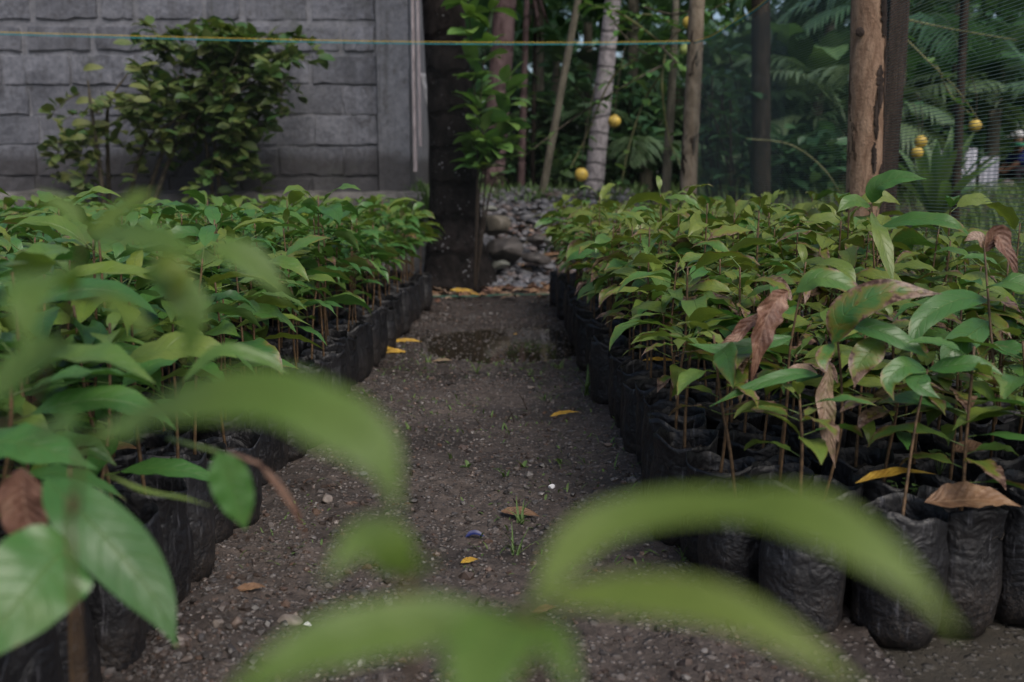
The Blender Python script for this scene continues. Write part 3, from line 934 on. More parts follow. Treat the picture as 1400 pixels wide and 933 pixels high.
# third bed farther out in front of the wall
for c in range(6):
    for r_ in range(16):
        y = 4.6 + r_ * SPY; x = -2.42 - c * SPX
        if y > 6.8 or x < -.515 * y - .3: continue
        spots.append([y + 1.5, x, y, "wall2", c, r_])
spots.sort(key=lambda s: s[0])
HERO_GAPS = [(.535, 1.93), (.60, 1.86), (.95, 2.62), (1.04, 2.1), (.70, 1.72)]
spots = [q for q in spots if q[3] != 'net' or min(math.hypot(q[1] - a, q[2] - b) for a, b in HERO_GAPS) > .085]
edge_rows = {"net": [], "wall": []}
rest = Geo(); rest_bag = Geo()
count = 0
hero_skip = [(.70, 1.82), (.85, 1.82)]
for rank, x, y, bed, c, r_ in spots:
    jx, jy = rng.normal(0, .015 if c == 0 else .008), rng.normal(0, .010)
    x += jx; y += jy
    rz = rng.uniform(0, 6.28)
    if bed == "net":
        lst, mes = (SPARSE, SPARSE_ME) if y < 2.9 and rng.random() < .6 else (SICK, SICK_ME)
    else:
        lst, mes = GREEN, GREEN_ME
    k = rng.integers(len(lst)); b = rng.integers(len(BAGS))
    s = rng.uniform(.86, 1.07) * (1.0 + (0.03 if bed == "net" else 0.0))
    if bed == "wall" and y < 2.0: s *= 0.93
    if bed == "net": s *= .76 + .24 * float(ss(1.7, 3.0, y))
    if count < 300:
        o = make_seedling(x, y, rz, mes[k], BAG_ME[b], s)
        if bed == "net" and r_ == 0 and c in (1,):
            o.rotation_euler = (R(-4), R(5), rz)
        count += 1
        if c == 0 and bed in edge_rows and not (bed == 'net' and r_ == 0):
            edge_rows[bed].append((y, o))
        elif bed == "net" and r_ == 0:
            tag(o, "x", "seedling", "bags across the near end of the bed by the netting"); edge_rows.setdefault("front", []).append((x, o))
        elif bed == "net":
            part_ = "near" if y < 3.2 else "mid" if y < 4.8 else "far"
            tag(o, {"near": "spotted yellow green seedling inside the near third of the netting bed",
                    "mid": "spotted seedling in a black polybag inside the middle stretch of the netting bed",
                    "far": "yellow green seedling inside the far end of the netting bed"}[part_], "seedling", "inner seedlings of the netting bed, %s stretch" % part_)
        else:
            part_ = "near" if y < 2.6 else "mid" if y < 4.4 else "far"
            tag(o, {"near": "glossy green seedling in a black polybag inside the near third of the wall bed",
                    "mid": "glossy green seedling in a black polybag inside the middle stretch of the wall bed",
                    "far": "glossy green seedling inside the far end of the wall bed"}[part_], "seedling", "inner seedlings of the wall bed, %s stretch" % part_)
    else:
        Mx = Matrix.Translation((x, y, 0)) @ Matrix.Rotation(rz, 4, 'Z')
        bg, sg = BAGS[b]
        gb = bg.xform(Mx); gb.m = [0] * len(gb.f)
        g_ = sg.xform(Mx); g_.m = [1] * len(g_.f)
        a_ = lst[k][0].xform(Mx); a_.m = [2] * len(a_.f)
        f_ = lst[k][1].xform(Mx); f_.m = [3] * len(f_.f)
        for q in (gb, g_, a_, f_): rest.join(q)
for bed, txt in (("net", "spotted seedling, {} from the front in the path edge row of the netting bed"),
                 ("wall", "green seedling, {} from the front in the path edge row of the wall bed")):
    lst = sorted(edge_rows[bed], key=lambda a: a[0])
    for i, (y, o) in enumerate(lst):
        if i < 20: lab = txt.format(ORD[i])
        else: lab = ("spotted seedling in the far end of the path edge row, netting bed" if bed == "net" else "green seedling in the far end of the path edge row, wall bed")
        tag(o, lab, "seedling", "edge row of the %s bed" % ("netting" if bed == "net" else "wall") + (" far end" if i >= 20 else ""))
for i, (x, o) in enumerate(sorted(edge_rows.get("front", []), key=lambda a: a[0])):
    o["label"] = "seedling, %s bag from the path across the near end of the netting bed" % ORD[i]
if rest.n:
    tag(rest.build("seedlings", [M["bag"], M["potsoil"], M["stem"], M["leaf"]]), "mass of green seedlings in black polybags filling the far parts of the beds", "seedlings", kind="stuff")


# ------------------------------------------------------------------ hand-laid seedlings
def hero(label, stem, leaves, bag=None, stem_mat="stem", r0=.0034, group=None):
    """stem: [(px,py,Y)...] top to lower end, continues to a bag on the ground; leaves: dicts"""
    sp = [P(*a) for a in stem]
    base = bag if bag is not None else (sp[-1][0], sp[-1][1])
    root = empty("potted_seedling", (base[0], base[1], 0))
    off = np.array([base[0], base[1], 0])
    b = BAG_ME[rng.integers(len(BAG_ME))]
    part("polybag", b[0], root); part("soil", b[1], root)
    pts = [a - off for a in sp] + [np.array([0, 0, BAG_H - .05])]
    g = Geo(); g.tube(pts, [r0 * .6, r0], 8, n=24); g.build("stem", M[stem_mat], root)
    for lf in leaves:
        g = Geo()
        q = [P(*a) - off for a in lf["p"]]
        Y0 = lf["p"][len(lf["p"]) // 2][2]
        hw = lf["w"] * .80 * Y0 / F
        g.leaf(q, lf.get("up", (0, -.7, .7)), hw, (lf.get("t", .5), lf.get("ill", 0), rng.random()), fold=lf.get("fold", .2), ripple=lf.get("rip", .08),
               nseg=22, ncr=8, roll=lf.get("roll", 0), twist=lf.get("tw", 0), curl=lf.get("curl", .08), prof=lf.get("prof"))
        a = lf.get("from")
        if a is not None: g.tube([P(*a) - off, q[0]], [.0018, .0015], 6, d=(.75, 0, .5))
        o = g.build(lf.get("name", "leaf"), M[lf.get("mat", "leaf")], root)
        if "label" in lf: o["label"] = lf["label"]
    return tag(root, label, "seedling", group)


FG = "blurred seedlings close to the camera"
hero("blurred pale green seedling close up at the bottom centre, arching over the path",
     [(716, 838, 0.289), (722, 900, 0.289), (728, 1000, 0.289)],
     [dict(mat="young_leaf", p=[(735, 812, 0.299), (800, 730, 0.310), (900, 695, 0.310), (1010, 690, 0.299), (1110, 705, 0.284), (1220, 770, 0.268), (1312, 868, 0.258)], w=54, t=.62, up=(.1, -.75, .65), fold=.1, **{"from": (716, 838, 0.289)},
           prof=([0, .05, .15, .3, .5, .65, .78, .9, 1], [.05, .5, .75, .68, .62, 1, .82, .38, .02])),
      dict(mat="young_leaf", p=[(735, 818, 0.289), (850, 812, 0.284), (980, 828, 0.274), (1090, 880, 0.263), (1190, 950, 0.258)], w=42, t=.8, up=(.1, -.8, .6), **{"from": (716, 838, 0.289)}),
      dict(mat="young_leaf", p=[(712, 845, 0.289), (685, 860, 0.268), (655, 920, 0.248), (640, 1010, 0.232)], w=84, t=.45, up=(0, -.7, .7), curl=.15),
      dict(mat="young_leaf", p=[(700, 850, 0.289), (590, 850, 0.284), (470, 872, 0.274), (380, 910, 0.263), (270, 985, 0.258)], w=56, t=.62, up=(0, -.7, .7)),
      dict(mat="young_leaf", p=[(725, 845, 0.289), (760, 880, 0.274), (790, 960, 0.258)], w=30, t=.4)], group=FG, r0=.0014)
hero("blurred small seedling tip on a thin brown stalk above the path",
     [(553, 782, 0.320), (560, 850, 0.320), (566, 960, 0.320)],
     [dict(mat="young_leaf", p=[(556, 790, 0.320), (535, 752, 0.315), (495, 738, 0.310), (440, 795, 0.299)], w=46, t=.5, up=(0, -.8, .6), fold=.1),
      dict(mat="young_leaf", p=[(556, 792, 0.320), (575, 775, 0.315), (600, 766, 0.310)], w=12, t=.7)], group=FG, r0=.0014)
hero("large blurred light green leaf reaching over the path from the near wall bed",
     [(108, 600, 0.409), (105, 700, 0.419), (100, 800, 0.442)],
     [dict(mat="young_leaf", p=[(150, 592, 0.386), (250, 548, 0.341), (370, 540, 0.320), (460, 575, 0.310), (520, 625, 0.304), (546, 705, 0.299)], w=62, t=.58, ill=.02, up=(.1, -.75, .65), fold=.12, **{"from": (108, 600, 0.409)},
           prof=([0, .05, .2, .4, .6, .78, .88, .95, 1], [.05, .45, .8, .95, 1, .72, .3, .12, .02])),
      dict(mat="young_leaf", p=[(100, 590, 0.414), (60, 590, 0.431), (10, 640, 0.452)], w=48, t=.15, up=(0, -.5, .85)),
      dict(mat="young_leaf", p=[(130, 600, 0.403), (180, 580, 0.409), (215, 545, 0.419)], w=26, t=.2)], group=FG, r0=.0014)
hero("blurred seedling top rising in front of the wall bed, pale leaves spread flat",
     [(113, 318, 0.507), (100, 410, 0.512), (40, 560, 0.523), (-70, 720, 0.54)],
     [dict(mat="young_leaf", p=[(112, 318, 0.507), (95, 290, 0.507), (75, 275, 0.507), (50, 262, 0.507)], w=18, t=.55, up=(.6, -.6, .5)),
      dict(mat="young_leaf", p=[(118, 318, 0.507), (150, 300, 0.507), (185, 275, 0.507), (216, 262, 0.507)], w=27, t=.62, ill=.05, up=(-.4, -.7, .6)),
      dict(mat="young_leaf", p=[(118, 325, 0.507), (170, 322, 0.480), (225, 332, 0.459), (285, 358, 0.443)], w=36, t=.45, up=(0, -.6, .8), ill=.12),
      dict(mat="young_leaf", p=[(210, 348, 0.491), (235, 365, 0.485), (246, 385, 0.485), (232, 412, 0.485)], w=20, t=.85, ill=.25),
      dict(mat="young_leaf", p=[(105, 400, 0.512), (140, 405, 0.480), (180, 432, 0.464), (212, 466, 0.459)], w=20, t=.75, up=(.2, -.5, .8)),
      dict(mat="young_leaf", p=[(100, 395, 0.512), (70, 372, 0.459), (40, 400, 0.427), (35, 490, 0.411)], w=52, t=.42, up=(0, -.7, .7), curl=.15),
      dict(mat="young_leaf", p=[(200, 365, 0.507), (240, 390, 0.496), (262, 430, 0.491), (255, 505, 0.491)], w=34, t=.22, up=(.3, -.8, .5)),
      dict(mat="young_leaf", p=[(285, 340, 0.534), (320, 345, 0.534), (360, 370, 0.534), (398, 415, 0.534)], w=30, t=.42, up=(0, -.7, .7)),
      dict(mat="young_leaf", p=[(100, 470, 0.517), (60, 480, 0.502), (10, 520, 0.480), (-40, 580, 0.470)], w=40, t=.3)], group=FG, r0=.0014)
hero("seedling with broad wet leaves hanging low at the near corner of the wall bed",
     [(95, 640, 0.891), (98, 760, 0.901), (96, 900, 0.918)],
     [dict(p=[(60, 655, 0.874), (110, 700, 0.847), (165, 760, 0.830), (212, 820, 0.822), (242, 885, 0.813)], w=60, t=.2, up=(.35, -.75, .55), rip=.15),
      dict(p=[(105, 745, 0.830), (70, 770, 0.804), (20, 830, 0.769), (-60, 930, 0.734)], w=92, t=.36, up=(.3, -.8, .5)),
      dict(p=[(298, 618, 0.804), (312, 650, 0.804), (326, 690, 0.804), (336, 725, 0.804)], w=36, t=.4, up=(.2, -.95, .2), **{"from": (230, 600, 0.857)}),
      dict(p=[(145, 648, 0.918), (200, 672, 0.918), (245, 680, 0.918), (288, 692, 0.918)], w=7, t=.75, up=(0, -.2, 1)),
      dict(p=[(30, 640, 0.961), (35, 700, 0.961), (60, 780, 0.961)], w=46, mat="dry", name="withered_leaf", label="withered brown leaf", up=(0, -1, 0.082)),
      dict(p=[(355, 635, 0.804), (378, 660, 0.804), (402, 695, 0.804), (420, 738, 0.804)], w=7, mat="dry", name="withered_leaf", label="thin withered stalk-like leaf", up=(0, -1, 0.245), **{"from": (310, 618, 0.830)}),
      dict(p=[(250, 520, 1.049), (300, 480, 1.049), (360, 490, 1.049), (395, 510, 1.049)], w=14, t=.5)], group=FG, r0=.0014)

SB = "hand-sized spotted leaves at the near end of the netting bed"
hero("seedling with a large hanging brown withered leaf at the path edge of the netting bed",
     [(1095, 395, 1.914), (1080, 480, 1.914), (1075, 560, 1.914)],
     [dict(p=[(1078, 398, 1.870), (1055, 420, 1.844), (1040, 460, 1.827), (1026, 528, 1.827)], w=26, mat="dry", name="withered_leaf", label="large hanging withered brown leaf", up=(.2, -1, .1), rip=.3, fold=.45),
      dict(p=[(1060, 440, 1.879), (1030, 440, 1.862), (1005, 462, 1.844), (985, 470, 1.844)], w=15, mat="dry", name="withered_leaf", label="curled withered brown leaf", rip=.4, fold=.6),
      dict(p=[(1118, 512, 1.827), (1085, 512, 1.810), (1030, 528, 1.792), (970, 556, 1.783)], w=14, t=.35, ill=.1, up=(0, -.6, .8)),
      dict(p=[(1118, 512, 1.827), (1095, 505, 1.827), (1065, 514, 1.827)], w=12, mat="dry_mottle", name="withered_leaf", label="pinkish dried leaf end"),
      dict(p=[(1085, 460, 1.914), (1040, 470, 1.897), (985, 478, 1.879), (940, 470, 1.862)], w=16, t=.35),
      dict(p=[(1088, 400, 1.914), (1120, 380, 1.897), (1160, 392, 1.879), (1185, 420, 1.879)], w=22, t=.5, ill=.35)], bag=(.535, 1.93))
hero("seedling with a long mottled leaf hanging straight down among netting bed polybags",
     [(1140, 420, 1.845), (1150, 520, 1.845), (1148, 600, 1.845)],
     [dict(p=[(1134, 500, 1.800), (1128, 545, 1.791), (1132, 590, 1.782), (1142, 640, 1.782)], w=17, mat="dry_mottle", name="withered_leaf", label="mottled withered hanging leaf", up=(.1, -1, .1), rip=.35),
      dict(p=[(1138, 470, 1.818), (1160, 425, 1.800), (1215, 400, 1.782), (1288, 402, 1.764)], w=32, t=.3, ill=.55, up=(-.2, -.75, .6)),
      dict(p=[(1150, 440, 1.836), (1195, 450, 1.800), (1240, 470, 1.782), (1270, 490, 1.773)], w=22, t=.3, up=(0, -.7, .7)),
      dict(p=[(1140, 470, 1.836), (1125, 490, 1.800), (1130, 510, 1.782)], w=14, t=.4, ill=.5),
      dict(p=[(1205, 460, 1.818), (1190, 480, 1.800), (1175, 500, 1.791), (1168, 530, 1.782)], w=26, t=.75, ill=.55)], bag=(.60, 1.86))
hero("tall seedling with a single raised bright leaf against the peeled post",
     [(1192, 280, 2.600), (1195, 360, 2.600), (1200, 460, 2.600)],
     [dict(p=[(1192, 278, 2.600), (1200, 255, 2.580), (1230, 243, 2.550), (1268, 245, 2.520)], w=20, t=.35, up=(-.25, -.7, .65)),
      dict(p=[(1190, 282, 2.600), (1165, 275, 2.580), (1145, 290, 2.560)], w=15, t=.5),
      dict(p=[(1192, 290, 2.600), (1200, 310, 2.500), (1212, 350, 2.450), (1222, 395, 2.420)], w=17, t=.85, ill=.2, up=(.2, -1, .1)),
      dict(p=[(1205, 310, 2.600), (1250, 300, 2.550), (1300, 305, 2.500), (1330, 325, 2.500)], w=18, t=.45, ill=.2)], bag=(.95, 2.62))
hero("seedling with folded brown dead leaves at the netting end of the bed",
     [(1345, 330, 2.090), (1352, 420, 2.042), (1360, 540, 1.995)],
     [dict(p=[(1345, 345, 2.090), (1362, 322, 2.090), (1375, 345, 2.071), (1395, 388, 2.052)], w=19, mat="dry", name="withered_leaf", label="folded withered brown leaf", up=(.2, -1, .3), fold=.5, rip=.3),
      dict(p=[(1345, 340, 2.090), (1335, 325, 2.090), (1318, 330, 2.090)], w=13, mat="dry_mottle", name="withered_leaf", label="curled withered leaf tip", fold=.5),
      dict(p=[(1350, 395, 2.042), (1375, 385, 1.995), (1410, 395, 1.976), (1440, 420, 1.947)], w=26, t=.4, ill=.2, up=(0, -.6, .8)),
      dict(p=[(1350, 410, 2.042), (1310, 410, 1.995), (1260, 440, 1.947), (1245, 490, 1.919)], w=24, t=.35, ill=.2, up=(-.2, -.7, .6)),
      dict(p=[(1352, 440, 2.042), (1330, 455, 1.995), (1300, 480, 1.957), (1290, 510, 1.947)], w=25, t=.12, up=(0, -.9, .4)),
      dict(p=[(1355, 470, 2.014), (1390, 480, 1.976), (1430, 500, 1.938)], w=20, t=.3)], bag=(1.04, 2.1))
hero("seedling with a stout brown stem standing in the near corner polybag of the netting bed",
     [(1268, 505, 1.786), (1252, 580, 1.767), (1240, 660, 1.748)],
     [dict(p=[(1268, 508, 1.786), (1240, 500, 1.767), (1215, 520, 1.748), (1222, 548, 1.739)], w=20, t=.35, ill=.3),
      dict(p=[(1270, 505, 1.786), (1300, 500, 1.767), (1340, 498, 1.748), (1375, 515, 1.730)], w=18, t=.3, ill=.2),
      dict(p=[(1266, 510, 1.786), (1255, 525, 1.748), (1285, 545, 1.730)], w=22, t=.15)], bag=(.70, 1.72))


# ------------------------------------------------------------------ small ground plants
def tuft(px, py, n, h, label, hw=.0022, broad=False, name="grass_tuft"):
    p = G(px, py); g = Geo()
    for k in range(n):
        az = rng.uniform(0, 6.3); L = h * rng.uniform(.6, 1.1)
        if broad: g.leaf(arc((0, 0, 0), az, rng.uniform(.4, 1.2), L, rng.uniform(.4, 1.0), 5), (0, 0, 1), L * .22, (rng.uniform(.5, .8), 0, rng.random()), nseg=6, ncr=4, prof=ELLIP)
        else: g.leaf(arc(rng.normal(0, .005, 3) * (1, 1, 0), az, rng.uniform(.8, 1.45), L, rng.uniform(.3, 1.2), 6), (0, 0, 1), hw, (rng.uniform(.4, .8), 0, rng.random()), nseg=6, ncr=2, prof=BLADE, fold=.4)
    o = g.build(name, M["grass"]); o.location = (p[0], p[1], float(pathz(p[0], p[1])) - .004)
    return tag(o, label, "plant", "sprouts on the path")


tuft(711, 712, 6, .07, "upright green grass tuft beside the orange tan leaf", .004)
tuft(705, 755, 8, .08, "spreading grass tuft in front of the upright one", .003)
tuft(893, 632, 5, .13, "long bladed grass sprout against a netting bed polybag", .005)
tuft(800, 545, 8, .17, "tall leafy weed growing against the netting bed polybags", .007)
tuft(795, 500, 5, .15, "arching broad weed at the puddle end of the netting bed", .010)
tuft(652, 512, 7, .08, "small grass clump at the near rim of the puddle", .004)
tuft(744, 548, 5, .07, "pale grass sprout past the dark twigs", .003)
tuft(935, 780, 5, .05, "tiny green sprout beside the reddish pebble", .004)
tuft(765, 628, 6, .03, "low round leaved weed in mid path", broad=True, name="weed")
tuft(715, 638, 5, .035, "dark round leaved weed near the path centre", broad=True, name="weed")
tuft(618, 625, 4, .04, "small sprout left of the path centre line", .003)
tuft(800, 635, 5, .04, "thin grass sprout close to the netting bed", .002)
tuft(500, 545, 5, .06, "grass sprout at the foot of the wall bed polybags", .003)
tuft(880, 640, 6, .03, "low leafy sprout under the long bladed grass", broad=True, name="weed")
tuft(690, 500, 6, .05, "loose grass sprout just before the puddle", .003)
tuft(640, 640, 4, .03, "minute weed by the path centre", broad=True, name="weed")
tuft(820, 520, 7, 0.14, "leafy weed beside the arching one at the edge of the netting bed", .004)
tuft(585, 497, 6, 0.05, "grass sprig in wet gravel on the wall bed side of the puddle", .004)
tuft(765, 505, 7, 0.06, "grass clump between the puddle and the netting bed", .004)
tuft(690, 655, 5, 0.05, "thin sprout beyond the upright grass tuft", .004)
tuft(560, 590, 5, 0.04, "lone sprig near the drooping foreground leaf", .004)
g = Geo()
for i in range(1900):
    x = rng.uniform(-.6, .38); y = rng.uniform(2.0, 5.0)
    if rng.random() > .25 + 1.5 * vnoise(x * 4 + 9, y * 3) + .35 * (x > .1) * (y > 3): continue
    g.leaf(arc((x, y, float(pathz(x, y)) - .002), rng.uniform(0, 6.3), rng.uniform(.3, 1.3), rng.uniform(.008, .034), .8, 4), (0, 0, 1), rng.uniform(.001, .004), (rng.uniform(.4, .8), 0, rng.random()), nseg=3, ncr=2, prof=ELLIP)
tag(g.build("moss_sprigs", M["grass"]), "scattered tiny green sprigs growing in the muddy path", "ground cover", kind="stuff")
for k, (px, py, h, lab) in enumerate([(722, 560, .065, "forked black twig, tallest of those stuck in the path"), (704, 580, .045, "straight black twig in front of the forked one"),
                                      (691, 580, .035, "short black twig beside the straight one"), (658, 578, .03, "bent black twig on the wall side of the others")]):
    p = G(px, py); g = Geo()
    a = rng.normal(0, .012, 2)
    g.tube([(0, 0, -.01), (a[0], a[1], h * .5), (a[0] * 2.2, a[1], h)], [.0025, .0012], 5, n=6)
    if k in (0, 3): g.tube([(a[0], a[1], h * .5), (-.018, 0, h * .85)], [.0014, .0008], 4)
    o = g.build("twig", M["twig"]); o.location = (p[0], p[1], float(pathz(p[0], p[1]))); tag(o, lab, "twig", "twigs stuck in the path")
g = Geo()
for i in range(420):
    x = rng.uniform(-.68, .45); y = 1.5 + 4 * rng.random() ** 1.4; az = rng.uniform(0, 6.3); L = rng.uniform(.01, .035)
    z = float(pathz(x, y)) + .003
    g.tube([(x, y, z), (x + L * .5 * math.cos(az), y + L * .5 * math.sin(az), z + .004), (x + L * math.cos(az + .3), y + L * math.sin(az + .3), z)], [.0009, .0006], 4, cap=False)
tag(g.build("twig_litter", M["twig"]), "fine dark twig litter scattered on the path", "litter", kind="stuff")
# sprouts in bags
for px, py, Y, lab in [(1238, 678, 1.86, "small round leaved sprout in the soil of a near polybag"), (1285, 635, 2.0, "pale thin sprout arching from a polybag by the netting")]:
    g = Geo()
    for k in range(9):
        L = rng.uniform(.012, .026)
        b = rng.normal(0, .012, 3) * (1, 1, 0) + (0, 0, rng.uniform(.005, .03))
        g.tube([(0, 0, -.03), b], [.0008, .0006], 4)
        g.leaf(arc(b, rng.uniform(0, 6.3), .4, L, .6, 4), (0, 0, 1), L * .4, (.5, 0, rng.random()), nseg=4, ncr=2, prof=ELLIP)
    o = g.build("sprout", M["grass"]); o.location = P(px, py, Y); tag(o, lab, "plant")

# ------------------------------------------------------------------ block house
WY = 8.9
wall_x1 = P(560, 150, WY)[0]; pil_x0 = P(517, 150, WY)[0]
house = empty("block_house", (wall_x1, WY, 0)); ho = np.array([wall_x1, WY, 0])
tag(house, "unfinished grey cement block house wall with a damp dark foot", "house")
g = Geo()
row = .262; z = .92; i = 0
g.box(np.array([(-7.5 + pil_x0) / 2, WY + .11, 1.8]) - ho, (pil_x0 + 7.5, .16, 3.6), 1)
zs = [z + row * k for k in range(-3, 11)]
for i, z in enumerate(zs):
    x = pil_x0 + .0; first = True
    mort = .006 if z < 1.95 else .045
    while x > -7.4:
        w = .60 if not first else (.30 if i % 2 else .58)
        w *= rng.uniform(.93, 1.05)
        if rng.random() < .06: w *= .55
        first = False
        pr = rng.uniform(-.004, .016)
        bw, bh = w - mort - rng.uniform(.002, .016), row - mort - rng.uniform(.003, .016)
        # block with worn edges: an inset grid
        nx_, nz_ = 9, 5
        X, Z = np.meshgrid(np.concatenate([[-.5], np.linspace(-.488, .488, nx_ - 2), [.5]]), np.concatenate([[-.5], np.linspace(-.47, .47, nz_ - 2), [.5]]))
        edge = np.maximum(np.abs(X), np.abs(Z)) > .49
        V = np.stack([X * bw + rng.normal(0, .006, X.shape), np.where(edge, .014 + rng.uniform(0, .028, X.shape), -.012 + rng.normal(0, .005, X.shape)) + pr, Z * bh + rng.normal(0, .0055, X.shape) + .006 * math.sin(x * 2 + i)], -1).reshape(-1, 3)
        V += np.array([x - w / 2, WY + .018, z + row / 2]) - ho
        fs = [[a * nx_ + b, a * nx_ + b + 1, (a + 1) * nx_ + b + 1, (a + 1) * nx_ + b] for a in range(nz_ - 1) for b in range(nx_ - 1)]
        g.add(V, fs, None, (rng.random() ** 1.5, 0, 0), 0)
        x -= w
g.build("wall", [M["block"], M["mortar"]], house, smooth=False)
g = Geo()
nz_, nx_ = 60, 8
X, Z = np.meshgrid(np.linspace(pil_x0, wall_x1, nx_), np.linspace(.1, 3.6, nz_))
V = np.stack([X, np.full(X.shape, WY - .03) + rng.normal(0, .0025, X.shape), Z], -1).reshape(-1, 3) - ho
V[:, 0] += np.where(np.isclose(V[:, 0], 0), rng.normal(0, .003, len(V)), 0)
g.add(V, [[a * nx_ + b, a * nx_ + b + 1, (a + 1) * nx_ + b + 1, (a + 1) * nx_ + b] for a in range(nz_ - 1) for b in range(nx_ - 1)])
g.box(np.array([(pil_x0 + wall_x1) / 2, WY + .12, 1.85]) - ho, (wall_x1 - pil_x0 - .004, .28, 3.5))
g.build("corner_pillar", M["pillar"], house, smooth=False)
g = Geo()
g.box(np.array([wall_x1 - .12, WY + 2.6, 1.8]) - ho, (.18, 4.6, 3.6), 0)
g.build("side_wall", M["mortar"], house, smooth=False)
g = Geo()
px1 = P(580, 270, WY - .25)[0]
ny = 60
xs = np.linspace(-7.5, px1, ny); sec = [(-.02, 0), (-.26, 0), (-.28, .3), (-.27, .72), (-.22, .775), (-.02, .79)]
V = []
for x in xs:
    for (dy, zz) in sec: V.append((x, WY + dy + rng.normal(0, .008), zz + rng.normal(0, .008) * (zz > 0)))
k = len(sec)
fs = [[a * k + b, a * k + b + 1, (a + 1) * k + b + 1, (a + 1) * k + b] for a in range(ny - 1) for b in range(k - 1)] + [[(ny - 1) * k + b for b in range(k)]]
g.add(np.array(V) - ho, fs)
g.build("plinth", M["concrete"], house, smooth=False)
g = Geo()
for (px, w, y0, y1) in ((567, .026, -30, 235), (573.5, .022, -30, 200)):
    a, b = P(px, y0, WY + .02), P(px - 2, y1, WY + .02)
    g.box((a + b) / 2 - ho, (w, .05, a[2] - b[2]), 0, .004)
g.build("door_frame", M["strip"], house, smooth=False)
g = Geo()
V = []; ny = 24
for k_ in range(ny):
    t = k_ / (ny - 1)
    a = P(574 + 14 * min(1, t * 1.6), 100 + 110 * t, WY + .12)
    V += [a, a + np.array([.05 + .012 * math.sin(t * 40), .25, .02])]
g.add(np.array(V) - ho, [[2 * k_, 2 * k_ + 1, 2 * k_ + 3, 2 * k_ + 2] for k_ in range(ny - 1)])
so = g.build("corrugated_sheet", M["sheet"], house)
md = so.modifiers.new("thick", 'SOLIDIFY'); md.thickness = .006


# ------------------------------------------------------------------ trees and plants
def trunk_geo(pts, rad, sides=16, n=28, rough=.03):
    g = Geo(); g.tube(pts, rad, sides, n=n, rough=rough); return g


def crown(g, c, r, n, L, prof=ELLIP, tint=.3, hw=.28):
    for k in range(n):
        d = nrm(rng.normal(size=3)); p = np.asarray(c) + d * np.asarray(r) * rng.random() ** .35
        az = rng.uniform(0, 6.3); l = L * rng.uniform(.7, 1.2)
        g.leaf(arc(p, az, rng.uniform(-.3, .6), l, rng.uniform(.3, 1.1), 4), (0, 0, 1), l * hw, (np.clip(rng.normal(tint, .18), 0, 1), 0, rng.random()), nseg=3, ncr=2, prof=prof, roll=rng.normal(0, .4))


def tree(name, label, pts, rad, mat, crown_at=None, cr=(1.4, 1.4, 1.0), n=350, L=.3, cat="tree", thin=.16, group=None, lmat="jungle_leaf", limbs=4, sides=14, prof=ELLIP):
    b = np.asarray(pts[0], float)
    root = empty(name, (b[0], b[1], b[2])); tag(root, label, cat, group)
    q = [np.asarray(p) - b for p in pts]
    trunk_geo(q, rad, sides).build("trunk", M[mat], root)
    if crown_at is not None:
        c = np.asarray(crown_at) - b
        gl = Geo()
        for k in range(limbs):
            e = c + nrm(rng.normal(size=3)) * np.asarray(cr) * .75
            gl.tube([q[-1], (q[-1] + e) / 2 + (0, 0, .15), e], [np.atleast_1d(rad)[-1] * .6, .012], 6, n=7)
        gl.build("limbs", M[mat], root)
        gc = Geo(); crown(gc, c + (0, .5, .9), cr, int(n * thin), L, prof); gc.build("crown", M[lmat], root)
    return root


def ext(a, b, z):
    """carry the line a->b on to height z"""
    t = (z - a[2]) / (b[2] - a[2]); return a + (b - a) * t


# the black trunk at the end of the path
TY = 8.15
b0 = P(625, 397, TY); b0[2] = -.02
a1 = P(622, 300, TY); a2 = P(616, 150, TY); a3 = P(605, 0, TY)
top = ext(a2, a3, 4.2)
tree("tree", "thick black tree trunk with white lichen specks at the end of the path", [b0, (b0 + a1 * 2) / 3 * (1, 1, 0) + (.02, 0, .11), a1 * (1, 1, 0) + (0, 0, .35), a1, a2, a3, top],
     [.41, .30, .240, .208, .182, .165, .14], "bark_black", (top[0] - .3, TY + .8, 5.9), (2.0, 1.6, 1.1), 700, .3, sides=26)
# leafy sapling climbing beside it
sb = P(648, 272, 7.70)
root = empty("sapling", (sb[0], sb[1], 0)); tag(root, "leafy green sapling with upright stems beside the black trunk", "sapling")
off = np.array([sb[0], sb[1], 0]); gs, gf = Geo(), Geo()
for st in ([(648, 300), (650, 240), (652, 130), (668, -20)], [(648, 300), (646, 220), (640, 110), (630, -30)], [(648, 300), (652, 240), (668, 180), (683, 110)],
           [(648, 300), (648, 250), (660, 215), (684, 200)], [(650, 290), (664, 262), (682, 245), (690, 262)]):
    pts = [P(a[0] + 9 + rng.normal(0, 3), a[1], 7.70 + rng.normal(0, .08)) - off for a in st]
    pts[0] = np.array([0, 0, 0.0])
    sp = catmull(pts, 40); gs.tube(sp, [.009, .007, .005, .003], 6)
    z0 = .9
    for k, q in enumerate(sp):
        if q[2] < z0 or k % 2: continue
        for rep in range(3):
            az = rng.uniform(0, 6.3); L = rng.uniform(.17, .27)
            gf.leaf(arc(q, az, rng.uniform(.1, 1.1), L, rng.uniform(.4, 1.1), 5), (0, 0, 1), L * .23, (np.clip(rng.normal(.8, .18), 0, 1), 0, rng.random()), nseg=6, ncr=4, prof=ELLIP, roll=rng.normal(0, .3))
gs.build("stem", M["twig"], root); gf.build("foliage", M["sap_leaf"], root)

